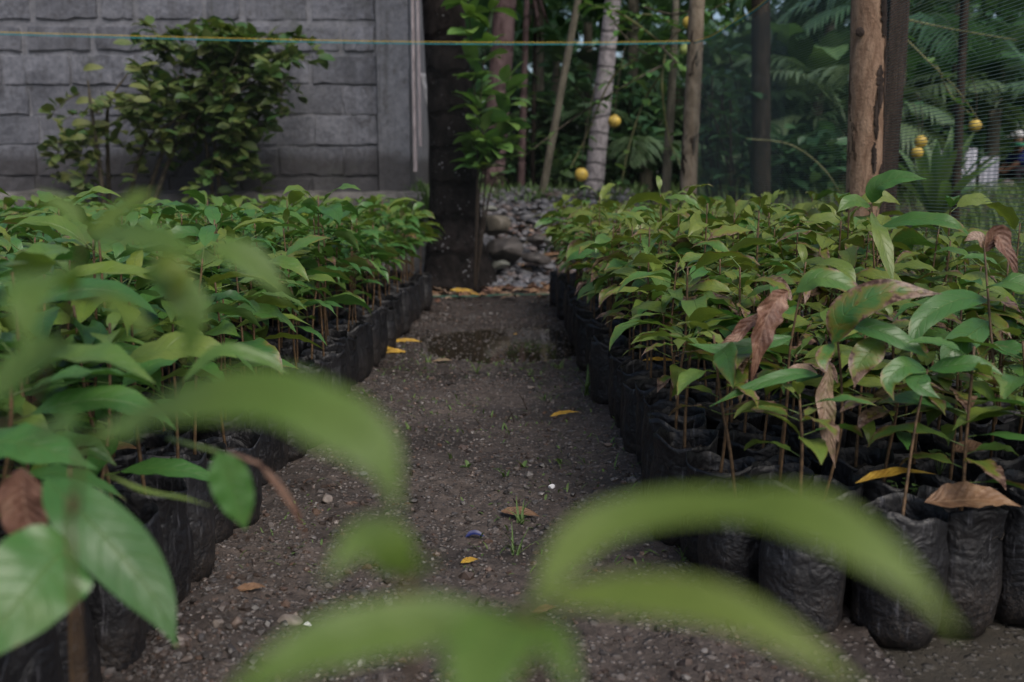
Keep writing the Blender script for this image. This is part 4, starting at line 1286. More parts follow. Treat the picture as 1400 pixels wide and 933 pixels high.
# citrus bush against the wall
cb = P(150, 270, 8.25)
root = empty("citrus_bush", (cb[0], cb[1], 0)); tag(root, "bushy citrus shrub with drooping leafy sprays in front of the block wall", "shrub")
off = np.array([cb[0], cb[1], 0]); gs, gf = Geo(), Geo()
mains = [[(148, 300), (147, 200), (150, 140), (175, 100)], [(155, 300), (190, 215), (240, 165), (290, 130)], [(160, 300), (230, 190), (300, 120), (330, 60)],
         [(150, 300), (135, 220), (125, 150), (120, 110)], [(170, 300), (240, 200), (320, 130), (385, 90)], [(300, 300), (285, 220), (270, 150), (250, 95)], [(300, 300), (298, 230), (290, 180), (300, 130)]]
for st in mains:
    pts = [P(a[0], a[1], 8.25 + rng.normal(0, .12)) - off for a in st]; pts[0][2] = 0
    gs.tube(pts, [.022, .017, .012, .006], 7, n=16)
sprays = []
for k in range(122):
    u = rng.random()
    if u < .60:
        a = rng.uniform(0, 6.3); rr_ = math.sqrt(rng.random()); c = (292 + 92 * rr_ * math.cos(a), 122 + 62 * rr_ * math.sin(a))
    elif u < .78: c = (rng.uniform(108, 205), rng.uniform(125, 215))
    elif u < .93: c = (rng.uniform(262, 362), rng.uniform(150, 240))
    else: c = (rng.uniform(85, 150), rng.uniform(185, 260))
    sprays.append(c)
sprays += [(rng.uniform(215, 400), rng.uniform(45, 110)) for _ in range(30)] + [(rng.uniform(170, 260), rng.uniform(110, 190)) for _ in range(14)]
sprays += [(330, 65), (350, 58), (310, 62), (370, 78), (395, 105), (385, 118), (280, 72), (340, 55), (325, 55), (395, 85), (300, 58)]
for c in sprays:
    q = P(c[0], c[1], 8.25 + rng.normal(0, .22)) - off
    az = rng.uniform(0, 6.3); up_ = rng.uniform(-1.1, .9) if c[1] > 95 else rng.uniform(-.2, .9)
    sp = arc(q, az, up_, rng.uniform(.20, .36), rng.uniform(.3, 1.4), 10)
    gs.tube(sp, [.005, .002], 5)
    for j, p_ in enumerate(sp):
        for rep in range(1 + (j % 2)):
            a2_ = az + rng.choice([-1, 1]) * rng.uniform(.5, 1.5); L = rng.uniform(.085, .165)
            gf.leaf(arc(p_, a2_, rng.uniform(-.3, .9), L, rng.uniform(.2, .9), 4), (0, -.2, 1), L * .25, (np.clip(rng.normal(.5 if c[0] > 205 else .66, .17), 0, 1), 0, rng.random()), nseg=4, ncr=2, prof=ELLIP, roll=rng.normal(0, .5))
for (px, py) in [(135, 148), (137, 172), (132, 196), (112, 170), (100, 215), (95, 245), (140, 145), (128, 95), (118, 140)]:
    q = P(px, py, 8.05) - off
    gf.leaf([q + (-.085, 0, -.004), q + (-.02, -.02, .012), q + (.085, 0, .012)], (0, -.9, .4), .032, (1.0, 0, rng.random()), nseg=6, ncr=4, prof=ELLIP)
gs.build("branches", M["branch"], root); gf.build("foliage", M["bush_leaf"], root)
g = Geo(); v = ICO3[0] * (.052, .052, .05); g.add(v + (P(193, 186, 8.05) - off), ICO3[1]); g.build("fruit", M["fruit_green"], root)

# ------------------------------------------------------------------ netting and its posts
post = empty("peeled_post", (1.355, 3.85, 0)); tag(post, "peeled tan log post with black bark streaks and knots beside the netting", "post")
bt = P(1180, 285, 3.85); tt_ = P(1188, 0, 3.85); o0 = np.array([1.355, 3.85, 0])
lo = ext(tt_, bt, 0.0); hi = ext(bt, tt_, 2.5)
trunk_geo([lo - o0, bt - o0, tt_ - o0, hi - o0], [.072, .066, .063, .06], 22, 40, .02).build("log", M["peeled"], post)
c = P(1176, 44, 3.85 - .060) - o0; v = ICO3[0] * (1 + .25 * vnoise(ICO3[0][:, 0] * 3, ICO3[0][:, 2] * 3 + ICO3[0][:, 1]))[:, None] * (.016, .006, .018)
g = Geo(); g.add(v + c, ICO3[1]); g.build("knot", M["timber"], post)
for (px, y0, y1, wpx) in ((1202, -40, 52, 16), (1196, 92, 150, 13), (1190, 140, 192, 8), (1187, 196, 238, 7), (1199, 225, 300, 14), (1205, 40, 300, 7)):
    n_ = 26; V = []
    for k in range(n_):
        t = k / (n_ - 1); py = y0 + (y1 - y0) * t
        axis = ext(bt, tt_, P(1184, py, 3.85)[2]); zc = axis[2]
        xo = (P(px, py, 3.85)[0] - axis[0] + rng.normal(0, .0015)) / .0665
        a0 = math.asin(max(-.97, min(.97, xo)))
        hw_ = wpx / F * 3.85 / .066 * .5 * (math.sin(math.pi * min(max(t, .04), .96)) ** .4) * rng.uniform(.6, 1.25)
        for b in np.linspace(-1, 1, 5):
            aa = a0 + b * hw_; rr_ = .0675 + .0035 * (1 - b * b) + rng.uniform(0, .001)
            V.append(np.array([axis[0] + rr_ * math.sin(aa), axis[1] - rr_ * math.cos(aa), zc]) - o0)
    g = Geo(); g.add(V, [[a * 5 + b, a * 5 + b + 1, (a + 1) * 5 + b + 1, (a + 1) * 5 + b] for a in range(n_ - 1) for b in range(4)]); g.build("bark_strip", M["timber"], post)
tp = empty("timber_post", (1.48, 3.98, 0)); tag(tp, "dark sawn timber standing close behind the peeled log post", "post")
x_ = P(1217, 140, 3.98)[0]
g = Geo(); n_ = 30
V = []
for k in range(n_):
    zz = 2.5 * k / (n_ - 1)
    w = .036
    lean = -.004 + .014 * (zz - 1)
    for (a, b) in ((-1, -1), (-.86, -1.04), (.86, -1.04), (1, -1), (1, 1), (-1, 1)): V.append((x_ - 1.48 + lean + a * w + rng.normal(0, .0012), b * .04 + rng.normal(0, .0012), zz))
k6 = 6
g.add(np.array(V), [[a * k6 + b, a * k6 + (b + 1) % k6, (a + 1) * k6 + (b + 1) % k6, (a + 1) * k6 + b] for a in range(n_ - 1) for b in range(k6)] + [[(n_ - 1) * k6 + b for b in range(k6)]])
g.build("timber", M["timber"], tp, smooth=False)
pole = empty("corner_pole", tuple(P(945, 260, 7.35) * (1, 1, 0))); tag(pole, "mottled grey brown pole at the far corner of the netting", "post")
o0 = np.array(pole.location); q = [P(940, 395, 7.35), P(941, 250, 7.35), P(947, 130, 7.35), P(953, 0, 7.35)]; q[0][2] = 0
q.append(ext(q[2], q[3], 2.45))
trunk_geo([a - o0 for a in q], [.070, .062, .058, .056, .054], 16, 40, .04).build("log", M["bark_pole"], pole)
lp = empty("end_post", (-4.3, 7.35, 0)); tag(lp, "plain wooden pole holding the far end of the netting cords", "post")
trunk_geo([(0, 0, 0), (0, 0, 1), (0.02, 0, 2.2)], [.06, .055, .05], 12, 12, .03).build("log", M["bark_pole"], lp)
# netting across the end of the path
hem = [P(-150, 41, 7.35), P(0, 46, 7.35), P(300, 54, 7.35), P(560, 59, 7.35), P(800, 60, 7.35), P(945, 58, 7.32)]
hem = [np.array([-4.3, 7.35, hem[0][2]])] + hem


def netpanel(name, hem, zb, mat, parent, off, sag=.0, n=60, nz=8):
    h = catmull(hem, n); L = np.concatenate([[0], np.cumsum(np.linalg.norm(np.diff(h, axis=0), axis=1))])
    g = Geo(); V = []; UV = []
    for i in range(n):
        for j in range(nz + 1):
            t = j / nz
            p = h[i].copy(); p[2] = h[i][2] * (1 - t) + zb * t
            p[0:2] += sag * math.sin(t * 3.14) * np.array([.5 * math.sin(L[i] * 3), .5 * math.cos(L[i] * 2.3)])
            V.append(p - off); UV.append((L[i], p[2]))
    k = nz + 1
    g.add(V, [[a * k + b, a * k + b + 1, (a + 1) * k + b + 1, (a + 1) * k + b] for a in range(n - 1) for b in range(nz)], UV)
    return g.build(name, mat, parent)


nf = empty("net_fence", (-.5, 7.35, 0)); tag(nf, "fine netting hung across the end of the path from a yellow and teal cord", "netting"); o0 = np.array(nf.location)
netpanel("netting", hem, .03, M["net_far"], nf, o0, .02)
g = Geo(); g.tube([a - o0 + (0, -.006, .008) for a in hem], .0024, 6, n=60); g.build("yellow_cord", M["cord_yellow"], nf)
g = Geo(); g.tube([a - o0 + (0, -.006, -.006) for a in hem], .0032, 6, n=60); g.build("teal_cord", M["cord_teal"], nf)
g = Geo(); g.tube([np.array([-4.3, 7.34, .03]) - o0, np.array([-.6, 7.34, .02]) - o0, np.array([0, 7.33, .035]) - o0, np.array([1.3, 7.34, .03]) - o0], .005, 5, n=30); g.build("bottom_cord", M["cord_green"], nf)
nb_ = empty("net_fence", (1.42, 4.5, 0)); tag(nb_, "blue green netting stretched along the outer side of the seedling bed between posts", "netting"); o0 = np.array(nb_.location)
hem2 = [P(950, 58, 7.30), P(975, 50, 6.95), P(1005, 31, 6.30), P(1050, 0, 5.5), np.array([1.44, 4.6, 1.93]), np.array([1.445, 3.9, 2.02]), np.array([1.46, 2.5, 1.98]), np.array([1.46, 1.0, 2.0])]
netpanel("netting", hem2, .04, M["net"], nb_, o0, .03, 80)
h2 = [a + (.025, .01, -.01) for a in hem2[:3]] + [np.array([1.42, 5.75, 1.78]), np.array([1.44, 5.35, 1.72])]
netpanel("folded_netting", h2, .3, M["net_fold"], nb_, o0, .03, 30)
g = Geo(); g.tube([a - o0 + (-.004, 0, .006) for a in hem2], .0026, 6, n=60); g.build("yellow_cord", M["cord_yellow"], nb_)
g = Geo(); g.tube([a - o0 + (-.004, 0, -.006) for a in hem2], .0034, 6, n=60); g.build("teal_cord", M["cord_teal"], nb_)


# ------------------------------------------------------------------ jungle
def gp(px, Y, dz=0.0):
    x = (px - 700) / F * Y / 1.0
    return np.array([x, Y, float(gz(x, Y)) + dz])


def slanted(px0, py0, px1, py1, Y, z1=4.6):
    a, b = P(px0, py0, Y), P(px1, py1, Y)
    g0 = ext(b, a, float(gz(a[0], Y)) - .05)
    return [g0, a, b, ext(a, b, z1)]


tr = lambda *a, **k: tree(*a, **k)
q = slanted(812, 250, 838, 0, 10.6, 5.2)
tr("palm_tree", "pale ringed palm trunk mottled with dark bands behind the netting", q, [.125, .105, .085, .08], "bark_pale")
pr = bpy.data.objects["palm_tree"]
q = slanted(742, 262, 790, 0, 10.4, 4.8)
tr("slender_tree", "thin grey leaning trunk beside the pale palm", q, [.045, .042, .036, .03], "bark_grey", q[-1] + (0, 0, .4), (.9, .9, .6), 160, .25)
q = slanted(672, 262, 691, 0, 11.4, 5.0)
tr("tree", "reddish brown peeling trunk behind the leafy sapling", q, [.15, .14, .125, .11], "bark_red", q[-1] + (0, .3, .5), (1.6, 1.5, .9), 350, .32)
q = slanted(712, 258, 716, 130, 11.8, 3.0)
tr("slender_tree", "short brown stem in the dark undergrowth between two trunks", q, [.05, .045, .04, .03], "bark_red", q[-1], (.6, .6, .5), 120, .25)
q = slanted(728, 258, 730, 140, 12.2, 2.9)
tr("slender_tree", "second thin dark stem in the undergrowth by the leaning trunk", q, [.035, .03, .03, .02], "bark_dark", q[-1], (.6, .6, .5), 120, .25)
q = slanted(1041, 255, 1040, 0, 8.6, 4.4)
tr("tree", "dark upright trunk behind the folded netting", q, [.085, .08, .075, .065], "bark_dark", q[-1] + (.2, .3, .5), (1.7, 1.5, .9), 380, .3)
q = slanted(1308, 240, 1319, 0, 8.8, 4.5)
tr("slender_tree", "thin dark mottled trunk before the white panels", q, [.042, .038, .036, .03], "bark_dark", q[-1] + (0, .3, .5), (1.4, 1.3, .8), 260, .3)

# hanging leaves seen under the dark trunk's crown: low branch
root = empty("branch_shrub", tuple(gp(1030, 8.9))); tag(root, "dark many stemmed shrub behind the corner pole", "shrub")
o0 = np.array(root.location); gs, gf = Geo(), Geo()
for k in range(13):
    px0 = rng.uniform(985, 1030); a = P(px0, 265, 8.9) - o0; b = P(px0 + rng.normal(-20, 34), rng.uniform(60, 150), 8.9 + rng.normal(0, .25)) - o0
    a[2] = 0
    sp = catmull([a, (a + b) / 2 + rng.normal(0, .08, 3), b], 12); gs.tube(sp, [.016, .006], 5)
    for q in sp[5:]:
        for rep in range(3):
            L = rng.uniform(.12, .24); gf.leaf(arc(q, rng.uniform(0, 6.3), rng.uniform(-.2, .8), L, rng.uniform(.3, 1), 4), (0, 0, 1), L * .2, (np.clip(rng.normal(.2, .12), 0, 1), 0, rng.random()), nseg=4, ncr=2, prof=ELLIP)
gs.build("stems", M["bark_dark"], root); gf.build("foliage", M["jungle_leaf"], root)

# yellow-fruited citrus tree round the corner pole
ct = gp(905, 9.4)
root = empty("citrus_tree", tuple(ct)); tag(root, "straggly citrus tree with round yellow fruit behind the corner pole", "tree", "yellow fruited trees")
o0 = ct; gs, gf, gy = Geo(), Geo(), Geo()
trunk_geo([(0, 0, -.05), (.05, 0, 1.2), (.1, .1, 2.6)], [.05, .04, .025], 8, 14).build("trunk", M["bark_grey"], root)
brs = [[(905, 90), (850, 120), (780, 165), (715, 215)], [(930, 40), (890, 75), (850, 45), (830, 10)], [(900, 60), (930, 90), (955, 110), (975, 160)], [(915, 30), (880, 20), (840, 35)],
       [(905, 100), (880, 140), (860, 200), (850, 250)], [(920, 80), (960, 140), (975, 200)], [(910, 70), (905, 120), (915, 190), (935, 235)], [(880, 10), (920, 20), (960, 15), (990, 45)],
       [(905, 60), (850, 20), (800, 5)], [(870, 80), (835, 110), (800, 190), (780, 230)], [(960, 20), (1000, 0), (1040, -20)], [(940, 60), (980, 45), (1010, 20)]]
for b in brs:
    pts = [P(a[0], a[1], 9.2 + rng.normal(0, .2)) - o0 for a in b]; sp = catmull(pts, 18)
    (gy if rng.random() < .55 else gs).tube(sp, [.012, .004], 5)
    for j, q in enumerate(sp):
        if rng.random() < .72:
            for rep in range(2):
                L = rng.uniform(.08, .17); gf.leaf(arc(q, rng.uniform(0, 6.3), rng.uniform(-.4, .7), L, rng.uniform(.3, 1), 4), (0, 0, 1), L * .2, (np.clip(rng.normal(.5, .2), 0, 1), 0, rng.random()), nseg=4, ncr=2, prof=ELLIP)
gs.build("branches", M["branch"], root); gy.build("pale_branches", M["yellow_branch"], root); gf.build("foliage", M["sap_leaf"], root)
for (px, py, r_, Y) in ((795, 239, .062, 9.0), (840, 166, .058, 9.0), (942, 31, .056, 9.0), (936, 68, .05, 9.1)):
    g = Geo(); c = P(px, py, Y) - o0
    v = ICO3[0] * (1 + .12 * vnoise(ICO3[0][:, 0] * 1.7 + px, ICO3[0][:, 2] * 1.7 + ICO3[0][:, 1]))[:, None] * (r_, r_, r_ * .97); g.add(v + c, ICO3[1])
    gs_ = Geo(); gs_.tube([c + (0, 0, r_ * .9), c + (.03, 0, .35), c + (.12, .1, .8)], .003, 5, n=6); gs_.build("fruit_stalk", M["branch"], root)
    g.build("fruit", M["fruit_green"] if py == 68 else M["fruit"], root)
ct = gp(1222, 7.8)
root = empty("citrus_tree", tuple(ct)); tag(root, "arching citrus branches with yellow fruit behind the netting near the white panels", "tree", "yellow fruited trees")
o0 = ct; gs, gf, gy = Geo(), Geo(), Geo()
trunk_geo([(0, 0, -.05), (-.1, .1, 1.0), (-.35, .2, 2.3)], [.035, .03, .02], 8, 12).build("trunk", M["bark_grey"], root)
for b in ([(1225, 40), (1270, 85), (1310, 125), (1345, 175)], [(1230, 25), (1290, 38), (1340, 47), (1390, 55)], [(1020, 190), (1080, 198), (1125, 230), (1155, 275)],
          [(1280, 90), (1300, 130), (1330, 160)]):
    pts = [P(a[0], a[1], 7.4 + rng.normal(0, .12)) - o0 for a in b]; sp = catmull(pts, 18); gy.tube(sp, [.008, .004], 5)
    for q in sp:
        if rng.random() < .3:
            L = rng.uniform(.07, .15); gf.leaf(arc(q, rng.uniform(0, 6.3), rng.uniform(-.4, .7), L, .6, 4), (0, 0, 1), L * .2, (np.clip(rng.normal(.5, .2), 0, 1), 0, rng.random()), nseg=4, ncr=2, prof=ELLIP)
gy.build("branches", M["yellow_branch"], root); gf.build("foliage", M["sap_leaf"], root)
for (px, py, r_) in ((1259, 194, .046), (1254, 209, .044), (1333, 172, .046)):
    g = Geo(); c = P(px, py, 7.4) - o0; g.add(ICO3[0] * r_ + c, ICO3[1]); g.build("fruit", M["fruit"], root); gs_ = Geo(); gs_.tube([c + (0, 0, r_ * .9), c + (0, 0, .2), c + (-.05, 0, .35)], .003, 5, n=5); gs_.build("fruit_stalk", M["branch"], root)

# bird-nest-like rosette plant
rp = P(1280, 305, 9.0); rp[2] = float(gz(rp[0], 9.0)) + .08
root = empty("rosette_plant", tuple(rp)); tag(root, "rosette plant with upright broad strap leaves behind the netting", "plant"); gf = Geo()
for k in range(30):
    az = k * 2.4; f = k / 30
    L = rng.uniform(.62, .88)
    gf.leaf(arc((0.02 * math.cos(az), .02 * math.sin(az), .05), az, 1.5 - .7 * f, L, .25 + .5 * f, 7), (0, 0, 1), .052, (np.clip(rng.normal(.65, .15), 0, 1), 0, rng.random()), nseg=9, ncr=4, prof=STRAP, fold=.3, roll=0)
gf.build("foliage", M["banana_leaf"], root)
g = Geo(); g.tube([(0, 0, -.1), (0, 0, .12)], [.07, .05], 10); g.build("stem", M["bark_dark"], root)


def banana(px, Y, h, label, n=8, L=1.5, tint=.45, w=.2):
    b = gp(px, Y); root = empty("banana_plant", tuple(b)); tag(root, label, "plant", "banana plants in the jungle")
    g = Geo(); g.tube([(0, 0, -.05), (0, 0, h * .5), (.05, 0, h)], [.12, .09, .05], 10, n=8); g.build("trunk", M["bark_grey"], root)
    gf = Geo(); a0 = rng.uniform(0, 6.3)
    for k in range(n):
        az = a0 + k * 2.4; l = L * rng.uniform(.75, 1.15)
        gf.leaf(arc((.03 * math.cos(az), .03 * math.sin(az), h * rng.uniform(.75, 1.0)), az, rng.uniform(.5, 1.3), l, rng.uniform(.8, 1.9), 8), (0, 0, 1), w * rng.uniform(.85, 1.2), (np.clip(rng.normal(tint, .15), 0, 1), 0, rng.random()),
                nseg=14, ncr=6, prof=BANANA, fold=.25, ripple=.12, roll=rng.normal(0, .3), curl=.1)
    gf.build("foliage", M["banana_leaf"], root)


for a in [(755, 14.5, 1.9, "broad leaved banana plant between the leaning trunk and the pale palm"), (880, 15.0, 1.6, "banana plant with pale drooping blades beyond the citrus tree"),
          (640, 15.5, 2.4, "banana plant deep behind the black trunk"), (1105, 12.5, 1.3, "banana plant with wide yellow green blades behind the netting and dark trunk"),
          (1000, 15.5, 2.0, "banana plant in shade beyond the many stemmed shrub"), (1255, 13.5, 1.2, "banana plant above the rosette plant"),
          (1345, 14.5, 1.9, "banana plant behind the thin mottled trunk"), (1170, 15.5, 2.2, "banana plant far behind the peeled post"), (1390, 18.0, 1.9, "banana plant at the lawn side edge of the jungle")]:
    banana(*a, tint=rng.uniform(.4, .75), L=rng.uniform(1.2, 1.7))


def frond_plant(px, Y, h, n, L, label, name="palm", tint=.35, trunk=True):
    b = gp(px, Y); root = empty(name, tuple(b)); tag(root, label, "palm", "palms in the jungle")
    if trunk:
        g = Geo(); g.tube([(0, 0, -.05), (0, 0, h)], [.09, .07], 10, n=6); g.build("trunk", M["bark_grey"], root)
    gf = fronds_geo((0, 0, h), n, L, tint)
    gf.build("fronds", M["palm_leaf"], root)
    return root


def fronds_geo(c, n, L, tint, e0=(.3, 1.3)):
    gf = Geo(); a0 = rng.uniform(0, 6.3)
    for k in range(n):
        az = a0 + k * 2.4 + rng.normal(0, .2); l = L * rng.uniform(.8, 1.15)
        sp = catmull(arc(np.asarray(c, float), az, rng.uniform(*e0), l, rng.uniform(1.2, 2.0), 9), 30)
        gf.tube(sp, [.016, .004], 4, d=(.7, 0, .5), cap=False)
        T = nrm(np.gradient(sp, axis=0)); td = np.clip(rng.normal(tint, .15), 0, 1)
        for i in range(4, 30):
            for sd in (-1, 1):
                S = nrm(np.cross(T[i], (0, 0, 1))) * sd
                ll = l * .32 * math.sin(math.pi * (.12 + .85 * i / 30)) * rng.uniform(.85, 1.1)
                d0 = nrm(S * .8 + T[i] * .6)
                gf.leaf([sp[i], sp[i] + d0 * ll * .55 + (0, 0, -.02 * l), sp[i] + d0 * ll + (0, 0, -ll * rng.uniform(.25, .55))], (0, 0, 1), .018 * l, (td, 0, rng.random()), nseg=3, ncr=2, prof=STRAP, fold=.35)
    return gf


c = np.array(P(838, 0, 10.6)) - np.array(pr.location)
fronds_geo((c[0] + .25, c[1], 5.2 - pr.location[2]), 9, 1.8, .35).build("crown", M["palm_leaf"], pr)
for a in [(735, 13.6, 2.6, 9, 2.0, "feathery palm arching over the dark gap behind the leaning trunk"), (800, 16.0, 2.6, 9, 2.2, "feathery palm far behind the pale palm trunk"),
          (925, 12.8, 1.3, 8, 1.5, "low feathery palm beside the corner pole"), (1120, 14.0, 2.6, 9, 2.0, "feathery palm with grey green fronds beyond the netting"),
          (1215, 12.2, 1.9, 9, 1.7, "feathery palm right behind the timber post"), (1290, 15.5, 2.8, 10, 2.3, "tall feathery palm over the white panels"),
          (1395, 17.0, 2.2, 10, 2.2, "feathery palm leaning over the crouching person"), (1150, 11.2, .7, 10, 1.5, "bright low palm between the dark trunk and the peeled post"), (1345, 12.4, 1.0, 10, 1.5, "bright low palm over the narrow white panel"), (880, 11.6, .5, 9, 1.2, "bright low palm just beyond the yellow fruit"), (1060, 12.0, .6, 8, 1.4, "stemless palm at the foot of the dark trunk"),
          (680, 13.0, 1.1, 8, 1.6, "shaded palm behind the leafy sapling"), (860, 13.8, 2.6, 8, 1.9, "feathery palm above the yellow fruit")]:
    frond_plant(*a, tint=.8 if "bright" in a[5] else rng.uniform(.35, .7))


def shrub(px, Y, r, h, n, L, label, tint=.3, lmat="jungle_leaf", hw=.26):
    b = gp(px, Y); root = empty("shrub", tuple(b)); tag(root, label, "shrub", "shrubs of the jungle edge")
    gs, gf = Geo(), Geo()
    ns = max(8, n // 45)
    for k in range(ns):
        e = np.array([rng.normal(0, r * .5), rng.normal(0, r * .4), h * rng.uniform(.35, 1.0)])
        sp = catmull([rng.normal(0, .08, 3) * (1, 1, 0), e * .5 + (0, 0, .1 * h), e], 14); gs.tube(sp, [.014, .004], 5)
        for j in range(n // ns):
            q = sp[rng.integers(3, 14)] + rng.normal(0, r * .16, 3); q[2] = abs(q[2])
            l = L * rng.uniform(.65, 1.25)
            gf.leaf(arc(q, rng.uniform(0, 6.3), rng.uniform(-.4, .8), l, rng.uniform(.3, 1.2), 4), (0, 0, 1), l * hw, (np.clip(rng.normal(tint, .16), 0, 1), 0, rng.random()), nseg=4, ncr=2, prof=ELLIP, roll=rng.normal(0, .35))
    gs.build("stems", M["bark_dark"], root); gf.build("foliage", M[lmat], root)


for a in [(665, 11.6, .7, .9, 420, .16, "low bright shrub on the stone heap beside the sapling"), (700, 13.2, 1.0, 1.7, 600, .22, "dark shrub filling the shade between the first trunks"),
          (760, 12.6, .9, 1.5, 560, .2, "dark leafy shrub behind the leaning trunk"), (790, 11.4, .5, .55, 300, .16, "small bright shrub at the foot of the pale palm"), (850, 11.8, .9, 1.5, 600, .2, "mid green shrub below the hanging yellow fruit"),
          (900, 12.4, .9, 1.3, 560, .2, "leafy shrub behind the fruiting citrus"), (960, 13.0, 1.0, 1.9, 620, .24, "shrub hidden behind the corner pole"), (1020, 14.0, 1.1, 2.2, 620, .26, "tall dark shrub beyond the many stemmed one"),
          (1090, 10.6, .8, .7, 420, .2, "low shrub with dull leaves behind the netting"), (1130, 13.0, 1.0, 1.6, 560, .24, "shrub with large leaves left of the peeled post"),
          (1240, 10.8, .5, .95, 380, .17, "bright yellowish shrub between the timber post and panels"), (1275, 13.4, .8, 1.5, 560, .22, "dark shrub behind the white panels"), (1350, 16.0, .8, 1.2, 480, .2, "bright shrub next to the crouching person"),
          (1450, 13.5, .7, 2.4, 560, .26, "tall shrub at the outer end of the lawn"), (1200, 16.5, 1.6, 3.2, 700, .3, "tall shrub deep behind the posts"), (840, 17.0, 1.8, 3.4, 760, .3, "tall shaded shrub deep behind the palms"),
          (1340, 17.5, 1.8, 3.4, 700, .3, "tall shrub deep behind the thin trunk"), (580, 11.6, .5, 1.8, 420, .15, "climbing shrub in the gap between the house corner and black trunk"), (1080, 17.5, 1.8, 3.6, 720, .3, "tall shrub deep behind the netting")]:
    shrub(*a, tint=.62 if "bright" in a[6] else rng.uniform(.22, .55))

# weeds at the foot of the house corner and on the heap
g = Geo()
for i in range(1500):
    u = rng.random()
    if u < .3: x, y = rng.uniform(-.95, -.7), rng.uniform(8.5, 9.2); h = .28
    else: x, y = rng.uniform(-.5, 1.4), rng.uniform(10.0, 11.6); h = .16
    L = h * rng.uniform(.4, 1.2)
    g.leaf(arc((x, y, float(gz(x, y)) + (.45 if u < .3 else 0)), rng.uniform(0, 6.3), rng.uniform(.6, 1.5), L, rng.uniform(.3, 1.3), 4), (0, 0, 1), rng.uniform(.005, .014), (rng.uniform(.3, .7), 0, rng.random()), nseg=3, ncr=2, prof=STRAP)
tag(g.build("weeds", M["grass"]), "green weeds growing over the stone heap and by the house corner", "weeds", kind="stuff")

# lawn beyond the netting
g = Geo()
for i in range(17000):
    y = rng.uniform(3.0, 13.5); x = 1.62 + (y * .58 - .9) * rng.random()
    L = rng.uniform(.10, .26)
    g.leaf(arc((x, y, float(gz(x, y)) - .02), rng.uniform(0, 6.3), rng.uniform(.8, 1.5), L, rng.uniform(.2, 1.3), 4), (0, 0, 1), rng.uniform(.004, .008), (np.clip(rng.normal(.5, .2), 0, 1), 0, rng.random()), nseg=3, ncr=1, prof=BLADE, fold=0)
tag(g.build("grass", M["grass"]), "long green grass of the lawn beyond the netting", "grass", kind="stuff")

# white corrugated panels
for k, (p0, p1, y0, lab) in enumerate([(1266, 1310, 206, "white ribbed panel behind the rosette plant, widest of three"), (1317, 1337, 203, "narrow white ribbed panel just past the thin trunk"), (1341, 1366, 215, "lower white ribbed panel closest to the crouching person")]):
    Y = 11.6
    a, b = P(p0, y0, Y), P(p1, y0, Y); zb = float(gz(a[0], Y)) - .05
    root = empty("corrugated_screen", (a[0], Y, zb)); tag(root, lab, "screen", "white panels across the lawn")
    g = Geo(); w = b[0] - a[0]; nn = 40; xs = np.linspace(0, w, nn); yy = .012 * np.sin(xs * 2 * np.pi / .07)
    V = [(x, y, z_) for x, y in zip(xs, yy) for z_ in (0, a[2] - zb)] + [(x, y + .012, z_) for x, y in zip(xs, yy) for z_ in (0, a[2] - zb)]
    m_ = 2 * nn
    fs = [[2 * i, 2 * i + 2, 2 * i + 3, 2 * i + 1] for i in range(nn - 1)] + [[m_ + 2 * i, m_ + 2 * i + 1, m_ + 2 * i + 3, m_ + 2 * i + 2] for i in range(nn - 1)] + [[2 * i + 1, 2 * i + 3, m_ + 2 * i + 3, m_ + 2 * i + 1] for i in range(nn - 1)]
    g.add(V, fs); g.build("sheet", M["white"], root)
    g = Geo(); g.box((.02, .05, (a[2] - zb) / 2), (.04, .05, a[2] - zb)); g.box((w - .02, .05, (a[2] - zb) / 2), (.04, .05, a[2] - zb)); g.build("battens", M["bark_grey"], root, smooth=False)

# the far wood closing the view
g = Geo()
for i in range(15000):
    y = rng.uniform(18.5, 25); x = rng.uniform(-13, 20); z_ = rng.uniform(.5, 6.5) * rng.random() ** .3
    l = rng.uniform(.3, .75)
    if i % 4 == 0: z_ = rng.uniform(2.5, 6.8)
    g.leaf(arc((x, y, z_), rng.uniform(0, 6.3), rng.uniform(-.4, .7), l, rng.uniform(.3, 1.3), 4), (0, 0, 1), l * .24, (np.clip(rng.normal(.42, .25), 0, 1), 0, rng.random()), nseg=3, ncr=2, prof=ELLIP)
for i in range(45):
    x = rng.uniform(-13, 20); y = rng.uniform(19, 25); g.tube([(x, y, .5), (x + rng.normal(0, .3), y, 4), (x + rng.normal(0, .6), y, 6.3)], [.15, .08], 6, n=4, d=(.0, 0, .5))
tag(g.build("far_wood", M["jungle_leaf"]), "dark wall of mixed jungle foliage closing the view", "wood", kind="stuff")


# ------------------------------------------------------------------ crouching person at the edge of the lawn
def skin(name, nodes, edges, rads, mat, parent, sub=2):
    me = bpy.data.meshes.new(name); me.from_pydata(nodes, edges, []); me.materials.append(mat)
    o = bpy.data.objects.new(name, me); COL.objects.link(o); o.parent = parent
    md = o.modifiers.new("skin", 'SKIN'); md.use_smooth_shade = True
    for v, r_ in zip(me.skin_vertices[0].data, rads): v.radius = (r_, r_) if not hasattr(r_, "__len__") else r_
    me.skin_vertices[0].data[0].use_root = True
    o.modifiers.new("sub", 'SUBSURF').levels = sub; o.modifiers["sub"].render_levels = sub
    return o


Yp = 15.0
pc = P(1394, 250, Yp); gzp = float(gz(pc[0], Yp))
per = empty("person", (pc[0] + .12, Yp, gzp)); per.scale = (.88, .88, .88); tag(per, "person crouching on the lawn in a dark blue shirt, white cap and green scarf", "person")
